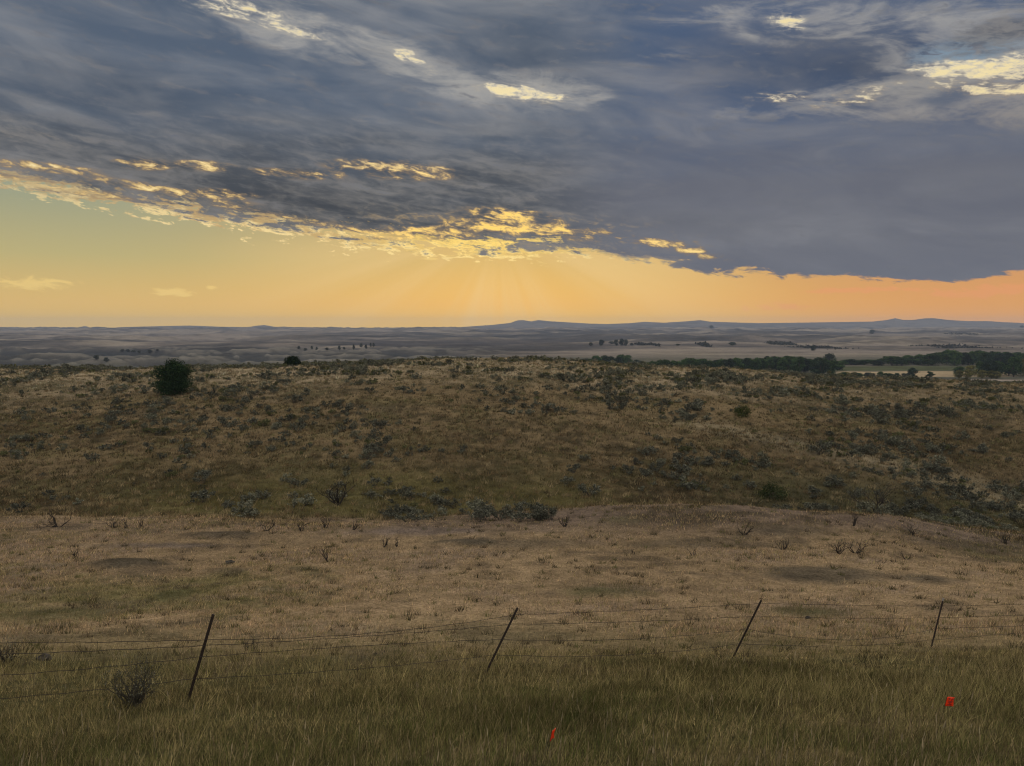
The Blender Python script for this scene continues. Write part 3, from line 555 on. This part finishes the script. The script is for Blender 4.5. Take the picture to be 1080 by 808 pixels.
far_trees([(129, 373, 2.5, 5), (135, 372.5, 3, 5), (141, 372.3, 3, 6), (147, 372.5, 2.5, 5), (158, 372.5, 3, 6), (166, 372.5, 2.2, 4)], 'small dark tree in the row above the badland mounds at the left', 'row of trees above the badlands', ['gry'], 800)
far_trees([(315, 369, 4, 4), (322, 370, 3, 5), (329, 369, 4, 3), (334, 370, 4, 3), (345, 369.5, 3, 5), (358, 370, 5, 3.5), (363, 369, 3, 4), (373, 370, 6, 3), (381, 369, 4.5, 4), (386, 369, 5, 3.5), (391, 367, 4.5, 3), (394, 366, 4.5, 3)], 'small tree in the scattered row on the plain behind the small juniper', 'scattered trees behind the small juniper', ['gry'], 900)
for (px, py, hp, wp, lb) in ((750, 346.5, 3.5, 6, 'lone dark tree high on the distant slope under the skyline, right of centre'), (772, 364.5, 4, 9, 'lone broad tree on the distant slope above the middle belt'), (920, 353, 5, 6, 'lone dark tree in a draw of the far slope at the right'),
                             (715, 364.5, 2, 5, 'tiny dark tree on the distant slope left of the lone broad tree'), (1078, 346, 2.5, 5, 'tiny dark tree under the skyline at the right picture edge'), (857, 370, 6, 7, 'tallest dark tree in the thicket on the distant slope')):
    b = hit(px, py, 900); put_tree('dark', b[0], b[1], wp / FPX * b[1], hp / FPX * b[1], lb, None)
# dark brush thickets lying in the draws of the far slopes
def thicket(px0, px1, py, thick, label, hh=3.0, seed=1):
    rnd = np.random.default_rng(seed); n = 560; pxs = rnd.uniform(px0, px1, n); cen = []
    for a in np.linspace(px0, px1, 14):
        b = hit(a, py, 900); m = n // 14
        x = b[0] + rnd.normal(0, (px1 - px0) / 26 / FPX * b[1], m); y = b[1] + rnd.normal(0, thick * 16, m); z = H(x, y) + np.abs(rnd.normal(0, .45, m)) * hh; cen.append(np.stack([x, y, z], 1))
    cen = np.concatenate(cen); nr = rnd.normal(0, 1, cen.shape); nr[:, 2] += .6; nr /= np.linalg.norm(nr, axis=1)[:, None]
    G_ = Geo(); G_.add(*leaf_cards(cen, nr, rnd.uniform(2.5, 5, len(cen)), np.array(((.035, .04, .032), (.045, .045, .038)))[rnd.integers(0, 2, len(cen))] * rnd.uniform(.7, 1.3, (len(cen), 1)), .4)); tag(G_.build('brush_thicket', M_tree), label, 'thicket')
for k, (a, b_, py, th_, lb) in enumerate(((672, 693, 364, 1, 'long thin dark brush strip on the distant slope right of the ranch clump'), (844, 872, 366.5, 2.5, 'dark ragged brush thicket on the distant slope above the right end of the middle belt'), (812, 836, 363, .8, 'thin dark brush line left of the ragged thicket on the distant slope'),
                                       (985, 1020, 366, 3, 'broad dark brush thicket in the draw above the right tree belt'), (1000, 1030, 353, 1.5, 'dark brush winding up the draw near the far skyline at the right'), (738, 747, 364, .8, 'short dark brush strip on the distant slope above the middle belt'))): thicket(a, b_, py, th_, lb, 3, 700 + k)
# ------------------------------------------------------------------ fence
PB = [(-185, 770, -160, 668, 8.5), (198, 740, 225, 648, 10), (512, 710, 546, 641, 13), (773, 692, 803, 633, 15.2), (982, 683, 995, 631, 18), (1188, 676, 1204, 626, 20.4)]
fence = empty('barbed_wire_fence', hit(512, 710)); tag(fence, 'four strand barbed wire fence on dark leaning steel posts crossing the foreground', 'fence')
fo = np.array(fence.location); ends = []
for k, (bx, by, tx, ty, Y) in enumerate(PB):
    X = px_u(bx, by) * Y; B = np.array([X, Y, float(H(X, Y))]); T = at(tx, ty, Y + .1 * (-1) ** k); d = T - B; L_ = np.linalg.norm(d); d /= L_; ends.append((B, T))
    B2 = B - d * .25; sx = np.cross(d, [0, 1., 0]); sx /= np.linalg.norm(sx); sx = -sx; sy = np.cross(d, sx); M = np.stack([sx, sy, d], 1); G = Geo(); mid = (B2 + T) / 2 - fo; hl = (L_ + .25) / 2
    G.box(mid, (.019, .0035, hl), M); G.box(mid + M @ np.array([0, .016, 0]), (.0035, .0125, hl - .002), M)
    for s in range(int(L_ / .055)): G.box(T - fo - d * (.04 + .055 * s) + M @ np.array([0, -.0065, 0]), (.005, .003, .009), M)
    p_ = G.build('post', M_post, fence)
    Tg = Geo(); Tg.box(T - fo - d * .03, (.0205, .005, .035), M)
    if k == 4: Tg.build('post_cap', M_tip, p_)
WY = [[676, 696, 724, 752], [674, 680, 692, 715], [648, 658, 674, 690], [636, 649, 662, 677], [639, 651, 662, 674], [633, 644, 656, 668]]
SAG = [[.03, .02, .05, .05], [.11, .03, -.03, .05], [.02, .03, .1, .12], [.01, .03, .26, .1], [.02, .04, .06, -.03]]
def on_post(k, py):
    B, T = ends[k]; by, ty = PB[k][1], PB[k][3]; f = (by - py) / (by - ty); return B + (T - B) * f + np.array([0, -.012, 0])
for wi in range(4):
    G = Geo(); pts = []
    for k in range(5):
        a, b_ = on_post(k, WY[k][wi]), on_post(k + 1, WY[k + 1][wi]); m = 26
        for j in range(m + (k == 4)):
            t = j / m; p_ = a + (b_ - a) * t; p_[2] -= SAG[k][wi] * 4 * t * (1 - t) - .006 * sin(j * 1.7 + wi); pts.append(p_ - fo)
    pts = np.array(pts); G.tube(pts, .0038, 5)
    seg = np.linalg.norm(np.diff(pts, axis=0), axis=1); cum = np.concatenate([[0], np.cumsum(seg)])
    for s in np.arange(.1, cum[-1], .14):
        c0 = np.array([np.interp(s, cum, pts[:, q]) for q in range(3)]); a = random.uniform(0, pi)
        for aa in (a, a + pi / 2): v = np.array([.25 * cos(aa), .3, 1]) * .016 if aa == a else np.array([.3, 1, -.2]) * .014; G.tube([c0 - v, c0 + v], .0016, 3)
    G.build('barbed_wire', M_wire, fence)
# wire ties on each post
for k in range(1, 5):
    G = Geo()
    for wi in range(4): c0 = on_post(k, WY[k][wi]) - fo; G.tube([c0 + np.array([-.03, -.004, 0]), c0 + np.array([0, -.014, .006]), c0 + np.array([.03, -.004, 0])], .0028, 4)
    G.build('wire_tie', M_wire, [c for c in fence.children if c.name.startswith('post')][k])
# ------------------------------------------------------------------ survey flags
def flag_mat():
    m = new_mat('orange_flag_vinyl'); nt = m.node_tree; N = nt.nodes; L = nt.links; out = N.new('ShaderNodeOutputMaterial'); p = N.new('ShaderNodeBsdfPrincipled'); p.inputs['Base Color'].default_value = (.9, .075, .015, 1); p.inputs['Roughness'].default_value = .45
    t = N.new('ShaderNodeBsdfTranslucent'); t.inputs[0].default_value = (.9, .07, .015, 1); mx = N.new('ShaderNodeMixShader'); mx.inputs[0].default_value = .35; L.new(p.outputs[0], mx.inputs[1]); L.new(t.outputs[0], mx.inputs[2]); L.new(mx.outputs[0], out.inputs[0]); return m
M_flag = flag_mat(); M_ink = metal_mat('dark_flag_ink', (.06, .01, .008), (.1, .015, .01), .6, 0)
def pin_flag(px, py, Y, w, h, ang, label, ink=True):
    c0 = at(px, py, Y); gz = float(H(c0[0], Y)); ax = np.array([cos(ang), sin(ang), -.16]); dn = np.array([-.2, .05, -1.0]); tp = c0 - ax * w / 2 - dn * h / 2; zz = tp[2] + .006 - gz
    bs = tp + dn * zz; r = empty('marker_flag', bs); o0 = bs.copy(); top = tp - o0; G = Geo()
    G.tube([dn * .05, top * .5 + np.array([.004, 0, 0]), top - dn * .006], .0018, 5); G.build('wire_stake', M_wire, r)
    nx, nz = 9, 7; nrm = np.array([-sin(ang), cos(ang), 0]); Gr = np.zeros((nz, nx, 3)); ripple = lambda i, j: .011 * sin(i * .85 + j * .55)
    for j in range(nz):
        for i in range(nx): s, t = i / (nx - 1), j / (nz - 1); Gr[j, i] = ax * w * s + top + dn * h * t + nrm * ripple(i, j) * s
    id_ = np.arange(nx * nz).reshape(nz, nx); F = np.stack([id_[:-1, :-1], id_[1:, :-1], id_[1:, 1:], id_[:-1, 1:]], -1).reshape(-1, 4); fl = mesh_obj('flag', Gr.reshape(-1, 3), F, M_flag, None, r, True)
    so = fl.modifiers.new('thick', 'SOLIDIFY'); so.thickness = .0006
    if ink:
        G = Geo()
        for (s0, t0, s1, t1) in ((.2, .2, .45, .18), (.3, .12, .3, .32), (.55, .15, .55, .34), (.55, .15, .75, .2), (.2, .42, .8, .45), (.25, .55, .5, .52), (.5, .52, .4, .68), (.62, .55, .82, .6), (.25, .78, .55, .76), (.6, .72, .6, .86), (.7, .75, .8, .85)):
            q = lambda s, t: ax * w * s + top + dn * h * t + nrm * ripple(s * 8, t * 6) * s - nrm * .004
            G.tube([q(s0, t0), q((s0 + s1) / 2, (t0 + t1) / 2), q(s1, t1)], .0026, 4)
        G.build('printed_mark', M_ink, fl)
    return tag(r, label, 'flag', 'orange marker flags in the grass')
pin_flag(1002, 740, 7.5, .105, .1, .25, 'square orange marker flag with faint dark print in the grass at lower right')
pin_flag(583, 775, 6.3, .1, .095, 1.15, 'narrow orange marker flag seen nearly edge on near the bottom edge', ink=False)
# ------------------------------------------------------------------ dark stones / clods
def stone(px, py, wpx, hpx, label, seed):
    b = hit(px, py); rnd = np.random.default_rng(seed); a, c_ = wpx / 2 / FPX * b[1], hpx / FPX * b[1]; V = []; n, m = 14, 8
    for j in range(m + 1):
        for i in range(n):
            t, p_ = pi * j / m, 2 * pi * i / n; k = 1 + .22 * sin(3 * p_ + seed + 2 * t) + .12 * rnd.normal() * (0 < j < m); V.append((a * sin(t) * cos(p_) * k, a * .8 * sin(t) * sin(p_) * k, c_ * .62 * cos(t) * k + c_ * .25))
    F = [(j * n + i, j * n + (i + 1) % n, (j + 1) * n + (i + 1) % n, (j + 1) * n + i) for j in range(m) for i in range(n)]
    o = mesh_obj('stone', V, [f[::-1] for f in F], M_rock, None, smooth=False); o.location = b.tolist(); return tag(o, label, 'stone')
stone(47, 697, 15, 7, 'dark stone in the grass at left, below the top wires', 1); stone(396, 692, 5, 4, 'small dark clod in the field just above the bottom wire, left of the second post', 2)
stone(404, 690, 5, 5, 'larger of two small dark clods in the field left of the second post', 3); stone(242, 594, 9, 3, 'small dark flat stone in the tan field right of the dark mound', 4); stone(852, 653, 6, 3, 'small dark stone in the olive patch beyond the third post', 5)
# ------------------------------------------------------------------ haze
hz = Geo(); zl = float(GZ.min()) - 1.0; zt = float(GZ.max()) + 8
hz.box((0, 0, (zl + zt) / 2), (7050, 7050, (zt - zl) / 2)); mh = new_mat('haze_air'); nt = mh.node_tree; out = nt.nodes.new('ShaderNodeOutputMaterial'); pv = nt.nodes.new('ShaderNodeVolumePrincipled')
pv.inputs['Color'].default_value = (.55, .7, 1.0, 1); pv.inputs['Density'].default_value = 0.00009; pv.inputs['Anisotropy'].default_value = 0.1; nt.links.new(pv.outputs[0], out.inputs['Volume'])
tag(hz.build('haze', mh), 'thin blue evening haze over the valley and far hills', 'haze', kind='stuff')
print('haze', zl, zt)
# ------------------------------------------------------------------ sky
world = bpy.data.worlds.new('World'); scene.world = world; world.use_nodes = True; nt = world.node_tree; nt.nodes.clear()
class S_:
    def __init__(s, k): s.k = k
    def __add__(a, b): return mth('ADD', a, b)
    __radd__ = __add__
    def __sub__(a, b): return mth('SUBTRACT', a, b)
    def __rsub__(a, b): return mth('SUBTRACT', b, a)
    def __mul__(a, b): return mth('MULTIPLY', a, b)
    __rmul__ = __mul__
    def __truediv__(a, b): return mth('DIVIDE', a, b)
    def __rtruediv__(a, b): return mth('DIVIDE', b, a)
    def __neg__(a): return mth('MULTIPLY', a, -1)
def put(inp, v):
    if isinstance(v, S_): nt.links.new(v.k, inp)
    else: inp.default_value = v
def mth(op, a, b=0.0, c=None, clamp=False):
    n = nt.nodes.new('ShaderNodeMath'); n.operation = op; n.use_clamp = clamp; put(n.inputs[0], a); put(n.inputs[1], b)
    if c is not None: put(n.inputs[2], c)
    return S_(n.outputs[0])
def sst(a, b, x, lo=0.0, hi=1.0):
    n = nt.nodes.new('ShaderNodeMapRange'); n.interpolation_type = 'SMOOTHSTEP'; put(n.inputs[0], x); put(n.inputs[1], a); put(n.inputs[2], b); put(n.inputs[3], lo); put(n.inputs[4], hi); return S_(n.outputs[0])
def vec(x, y, z=0.0):
    n = nt.nodes.new('ShaderNodeCombineXYZ'); put(n.inputs[0], x); put(n.inputs[1], y); put(n.inputs[2], z); return S_(n.outputs[0])
def noi(v, scale, detail=4, rough=.55, dist=0.0, dim='3D'):
    n = nt.nodes.new('ShaderNodeTexNoise'); n.noise_dimensions = dim; put(n.inputs['Vector'], v); n.inputs['Scale'].default_value = scale; n.inputs['Detail'].default_value = detail; n.inputs['Roughness'].default_value = rough; n.inputs['Distortion'].default_value = dist; return S_(n.outputs[0])
def colr(c): 
    n = nt.nodes.new('ShaderNodeRGB'); n.outputs[0].default_value = (*srgb(*c), 1); return S_(n.outputs[0])
def cmix(f, a, b, mode='MIX'):
    n = nt.nodes.new('ShaderNodeMix'); n.data_type = 'RGBA'; n.blend_type = mode; n.clamp_factor = True; put(n.inputs[0], f); put(n.inputs[6], a); put(n.inputs[7], b); return S_(n.outputs[2])
def scalec(c, f):
    n = nt.nodes.new('ShaderNodeVectorMath'); n.operation = 'SCALE'; put(n.inputs[0], c); put(n.inputs['Scale'], f); return S_(n.outputs[0])
def ramp(f, stops, interp='LINEAR'):
    n = nt.nodes.new('ShaderNodeValToRGB'); put(n.inputs[0], f); cr = n.color_ramp; cr.interpolation = interp
    while len(cr.elements) < len(stops): cr.elements.new(.5)
    for e, (p_, c_) in zip(cr.elements, stops): e.position = p_; e.color = (*srgb(*c_), 1)
    return S_(n.outputs[0])
tc = nt.nodes.new('ShaderNodeTexCoord'); sp = nt.nodes.new('ShaderNodeSeparateXYZ'); nt.links.new(tc.outputs['Generated'], sp.inputs[0]); dx, dy, dz = (S_(sp.outputs[i]) for i in range(3))
hor = mth('SQRT', dx * dx + dy * dy); A = mth('ARCTAN2', dx, dy); E_ = dz / mth('MAXIMUM', hor, .001)
def AE(px, py):
    d = px_dir(px, py); return math.atan2(d[0], d[1]), d[2] / math.hypot(d[0], d[1])
Ec = mth('MAXIMUM', E_, .035); PX = mth('SINE', A) / Ec; PY = mth('COSINE', A) / Ec; PL = vec(PX, PY)
AEv = vec(A, E_); Et = E_ + A * .13      # the deck's streaks run slightly down to the right
def blob(px, py, wpx, hpx, rot=0.0):
    """soft ellipse on the sky dome, 1 at centre, 0 at its rim"""
    a, e = AE(px, py); n = nt.nodes.new('ShaderNodeMapping'); n.vector_type = 'TEXTURE'; put(n.inputs[0], AEv); n.inputs['Location'].default_value = (a, e, 0); n.inputs['Rotation'].default_value = (0, 0, R(rot)); n.inputs['Scale'].default_value = (wpx / 2 / FPX, hpx / 2 / FPX, 1)
    g = nt.nodes.new('ShaderNodeTexGradient'); g.gradient_type = 'SPHERICAL'; nt.links.new(n.outputs[0], g.inputs[0]); return S_(g.outputs['Fac'])
def total(l):
    t = l[0]
    for x in l[1:]: t = t + x
    return t
# cloud deck lower edge as a function of azimuth
EDGE = [(-300, 175), (0, 192), (60, 205), (120, 214), (200, 228), (280, 242), (350, 252), (420, 259), (480, 264), (540, 266), (600, 268), (660, 274), (700, 277), (760, 286), (830, 289), (900, 291), (960, 295), (1010, 297), (1050, 291), (1080, 286), (1400, 275)]
fc = nt.nodes.new('ShaderNodeFloatCurve'); A0, A1 = -1.0, 1.0; put(fc.inputs['Value'], mth('DIVIDE', A - A0, A1 - A0, clamp=True)); cv = fc.mapping.curves[0]
ptsE = [((AE(p_, q_)[0] - A0) / (A1 - A0), AE(p_, q_)[1] * 2) for p_, q_ in EDGE]; ptsE = [(0, ptsE[0][1])] + ptsE + [(1, ptsE[-1][1])]
cv.points[0].location = ptsE[0]; cv.points[1].location = ptsE[-1]
for p_ in ptsE[1:-1]: cv.points.new(*p_)
for p_ in cv.points: p_.handle_type = 'AUTO_CLAMPED'
fc.mapping.update(); edge = S_(fc.outputs[0]) * .5
warp = noi(PL, 1.1, 4, .55); nA = noi(PL, 2.6, 9, .62, .25); nB = noi(vec(PX * .45, PY), .9, 7, .6, .4)
nS = noi(vec(A * 14.0, Et * 75.0), 1.0, 7, .62, .5); nC = noi(vec(A * 40.0, Et * 105.0), 1.0, 6, .62, .6); nD = noi(vec(A * 95.0, Et * 200.0), 1.0, 5, .62, .5)
nH = noi(vec(A * 4.5, Et * 15.0, 3.0), 1.0, 7, .52, .9); nM = noi(vec(A * 10.0, Et * 32.0, 9.0), 1.0, 6, .55, .9)
lft = sst(AE(760, 280)[0], AE(560, 280)[0], A)        # 1 on the left: ragged, broken edge; 0 on the right: a smooth edge
up = E_ - edge
frag = (nS - .5) * 3.4 + (nC - .5) * 3.2 + (nD - .5) * 1.2
D = up / (.0105 + lft * .0085) + (frag * 1.15 + (nA - .5) * 1.5) * (lft * .86 + .14) + ((nM - .5) * 1.8 + (nC - .5) * 1.4 + (nS - .5) * 2.0) * (1.0 - lft) + .5
def soften(h, soft=.5, k=1.15):
    x = mth('MINIMUM', h, 1.0) * .95 + frag * k * sst(.0, .4, h) - .5
    return x
thin_ = total([blob(285, 18, 320, 70, -14) * .95, blob(440, 68, 170, 50, -24) * 1.0, blob(550, 96, 230, 56, -6) * 1.0, blob(850, 18, 210, 70, -8) * .8, blob(890, 103, 280, 36, 2) * .9, blob(1050, 70, 250, 130, -5) * 1.2, blob(650, 60, 220, 34, -4) * .4, blob(720, 20, 140, 36, -4) * .45, blob(30, 140, 240, 34) * .4, blob(940, 120, 180, 30) * .5, blob(990, 20, 220, 60, -10) * .6])
open_ = total([blob(550, 98, 130, 22, -6) * 1.5, blob(435, 63, 70, 20, -30) * 1.15, blob(415, 179, 170, 26, -2) * 1.15, blob(1052, 76, 150, 34, 4) * 1.6, blob(1000, 72, 90, 20, -8) * 1.1, blob(1068, 94, 90, 26) * .9, blob(908, 101, 110, 20, 6) * .95, blob(823, 102, 80, 14, -4) * .85, blob(830, 22, 50, 26, -20) * 1.0, blob(290, 22, 170, 30, -14) * .75, blob(240, 6, 110, 24) * .85,
         blob(318, 183, 110, 12) * .8, blob(148, 174, 60, 12) * 1.15, blob(48, 176, 120, 12) * .9, blob(218, 174, 60, 12) * .85, blob(250, 180, 300, 14, -2) * .4, blob(170, 200, 220, 12, -6) * .85, blob(60, 197, 150, 12, -6) * 1.0, blob(235, 204, 110, 12) * 1.1, blob(310, 230, 260, 12, -8) * .7,
         blob(470, 244, 220, 24, 4) * .85, blob(540, 232, 130, 34, -8) * 1.3, blob(600, 245, 150, 20, -7) * 1.0, blob(705, 257, 110, 16, -8) * 1.35, blob(738, 267, 80, 14, -14), blob(430, 251, 180, 10, -4) * .9, blob(500, 236, 300, 40, -2) * .25])
alpha = sst(.25, .75, D); lowband = sst(.0, .03, up) * (1.0 - sst(.045, .085, up)) * lft
HB = soften(open_); bright = sst(-.5, .6, HB); halo = sst(.0, 1.3, thin_ * 1.35 + (frag * .35 + (nM - .5) * 3.4) * sst(.0, .25, thin_) - .1)
rimw = sst(.1, .45, D) * (1.0 - sst(.6, 1.35, D))
sunA, sunE = AE(525, 238); dA = A - sunA; dE = E_ - sunE
near_sun = mth('EXPONENT', -(dA * dA / (.42 * .42) + dE * dE / (.12 * .12)))
near_core = mth('EXPONENT', -(dA * dA / (.15 * .15) + dE * dE / (.04 * .04)))
rims = rimw * mth('MINIMUM', near_sun * 1.1 + lft * .45, 1.0) * lft * sst(.28, .52, nC * .5 + nS * .5 + lft * .04)
# clear band below the deck
eh = E_ / .24
left_c = ramp(eh, [(0, (240, 194, 84)), (.12, (230, 189, 108)), (.35, (190, 177, 122)), (.6, (160, 162, 132)), (.85, (138, 152, 144)), (1, (128, 146, 150))])
mid_c = ramp(eh, [(0, (250, 196, 66)), (.12, (238, 184, 88)), (.35, (206, 172, 100)), (.7, (176, 162, 118)), (1, (150, 150, 135))])
right_c = ramp(eh, [(0, (250, 170, 60)), (.1, (236, 165, 82)), (.28, (214, 154, 98)), (.5, (205, 150, 110)), (1, (140, 130, 130))])
clear = cmix(sst(AE(60, 300)[0], AE(520, 300)[0], A), left_c, mid_c); clear = cmix(sst(AE(620, 300)[0], AE(1040, 300)[0], A), clear, right_c)
nis = nt.nodes.new('ShaderNodeTexSky'); nis.sky_type = 'NISHITA'; nis.sun_disc = False; nis.sun_elevation = R(7.5); nis.sun_rotation = sunA; nis.air_density = 1.2; nis.dust_density = 2.5
clear = cmix(.05, clear, scalec(S_(nis.outputs[0]), .05))
ang = mth('ARCTAN2', dA, mth('MAXIMUM', -dE, .0005)); ry = noi(vec(ang * 2.1, 7.3, 0.0), 1.0, 5, .6); rad_ = mth('SQRT', dA * dA + dE * dE)
rays = sst(.35, .7, ry) * sst(.02, .1, rad_) * (1.0 - sst(.14, .42, rad_)) * sst(.0, .05, -dE)
clear = cmix(rays * .45, clear, colr((250, 215, 150)))
wisp = total([blob(30, 299, 110, 18), blob(183, 308, 60, 14), blob(222, 304, 22, 8), blob(1040, 308, 150, 22), blob(820, 324, 110, 14) * .8, blob(455, 273, 40, 6), blob(505, 267, 60, 6), blob(900, 306, 160, 10)])
wsp = sst(.25, .75, wisp * 1.1 + (nC - .5) * 2.2 + (nS - .5) * .8 - .1) * sst(.02, .2, wisp)
clear = cmix(wsp * .55, clear, cmix(sst(.1, .4, A), colr((250, 215, 130)), colr((238, 156, 100))))
# cloud body
sh = nH * .72 + nM * .28
low = cmix(sst(.4, .6, sh * .35 + nS * .4 + nC * .25), colr((76, 80, 86)), colr((122, 120, 118)))
high = cmix(sst(.34, .68, sh), colr((84, 97, 115)), colr((126, 130, 137)))
rgt = cmix(sst(.3, .7, nH), colr((101, 104, 115)), colr((113, 115, 123)))
topr = cmix(sst(.36, .64, sh), colr((76, 93, 121)), colr((108, 114, 128)))
hi = cmix(sst(AE(540, 100)[0], AE(760, 100)[0], A), high, topr)
bottom = cmix(sst(AE(520, 200)[0], AE(700, 200)[0], A), low, rgt)
body = cmix(sst(.16, .30, E_ + (warp - .5) * .12), bottom, hi)
dk = total([blob(900, 70, 420, 110, -8) * .8, blob(560, 60, 240, 120, -10) * .45, blob(130, 90, 330, 60, -4) * .5, blob(960, 95, 160, 40, 5) * .4, blob(330, 215, 520, 50, -8) * .65, blob(1060, 35, 80, 24) * .7, blob(700, 235, 300, 40, -4) * .3])
body = scalec(body, 1.0 - mth('MINIMUM', dk, 1.0) * .42)
body = cmix(sst(.52, .7, nM * .5 + nH * .5) * .22, body, colr((142, 142, 146))); body = cmix(sst(.54, .66, nS * .6 + nM * .4) * .18 * lft, body, colr((160, 150, 138)))
body = cmix(halo * .5, body, cmix(sst(.17, .3, E_), colr((172, 154, 128)), colr((188, 183, 174))))
body = cmix(blob(1022, 56, 110, 34, -4) * 1.6 * sst(.35, .55, nC), body, colr((128, 150, 168))); body = cmix(sst(-.1, 1.0, blob(1062, 33, 150, 46, 5) * 1.3 + frag * .6 - .1) * .8, body, cmix(sst(.4, .6, nC), colr((84, 88, 98)), colr((122, 120, 120)))); body = cmix(sst(.0, .9, blob(1015, 96, 130, 26, 8) * 1.3 + frag * .5 - .1) * .8, body, colr((88, 98, 116)))
warm = cmix(sst(.17, .32, E_), colr((255, 212, 112)), colr((250, 236, 196)))
lit = cmix(sst(.0, .45, HB), cmix(sst(.2, .33, E_), colr((142, 120, 92)), colr((172, 166, 156))), cmix(sst(.17, .3, E_), colr((206, 172, 112)), colr((214, 204, 182)))); lit = cmix(sst(.3, 1.0, HB), lit, cmix(near_sun, colr((246, 226, 172)), scalec(warm, 1.2)))
body = cmix(bright * .92, body, lit)
# the ragged opening lit from behind, close to the hidden sun
fold = sst(.5, .62, nC * .4 + nS * .3 + nD * .3)
goldc = cmix(near_core, cmix(sst(.42, .58, nC), colr((196, 164, 112)), colr((250, 222, 156))), scalec(colr((255, 216, 104)), 1.3))
sky = cmix(alpha, clear, body); sky = cmix(rims * .95, sky, goldc)
sky = cmix(near_core * fold * sst(-.02, .05, up) * (1.0 - sst(.03, .06, up)) * .45, sky, scalec(colr((255, 205, 90)), 1.2))
# unseen sky overhead and to the east, brightened to add light on the ground
top_fill = sst(.62, 1.3, E_) ; east = sst(.15, -.5, dy) * sst(.02, .3, E_)
sky = cmix(mth('MAXIMUM', top_fill, east), sky, scalec(cmix(sst(.4, .6, nB), colr((205, 205, 206)), colr((240, 228, 208))), 1.4))
sky = cmix(sst(-.01, -.05, E_), sky, colr((70, 62, 50)))
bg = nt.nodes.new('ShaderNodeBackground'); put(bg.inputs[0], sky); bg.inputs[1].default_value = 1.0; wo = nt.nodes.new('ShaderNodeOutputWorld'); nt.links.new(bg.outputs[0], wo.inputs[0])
world.cycles.sampling_method = 'MANUAL'; world.cycles.sample_map_resolution = 512
# ------------------------------------------------------------------ sun behind the clouds
sd = bpy.data.lights.new('sun', 'SUN'); sd.energy = 1.5; sd.angle = R(14); sd.color = (1, .8, .55); sun = bpy.data.objects.new('sun', sd); COL.objects.link(sun)
el = R(9); dirv = np.array([sin(sunA) * cos(el), cos(sunA) * cos(el), sin(el)])
from mathutils import Vector
sun.rotation_euler = Vector((-dirv).tolist()).to_track_quat('-Z', 'Y').to_euler()
# ------------------------------------------------------------------ render
scene.render.engine = 'CYCLES'; cy = scene.cycles; cy.use_denoising = True; cy.denoiser = 'OPENIMAGEDENOISE'; cy.denoising_prefilter = 'ACCURATE'; cy.denoising_input_passes = 'RGB_ALBEDO_NORMAL'; cy.max_bounces = 4; cy.diffuse_bounces = 2; cy.transmission_bounces = 2; cy.transparent_max_bounces = 4; cy.volume_bounces = 0; cy.use_adaptive_sampling = True; cy.adaptive_threshold = .01; cy.pixel_filter_type = 'BLACKMAN_HARRIS'; cy.filter_width = 1.15
scene.view_settings.view_transform = 'Standard'; scene.view_settings.look = 'None'; scene.view_settings.exposure = 0; scene.view_settings.gamma = 1
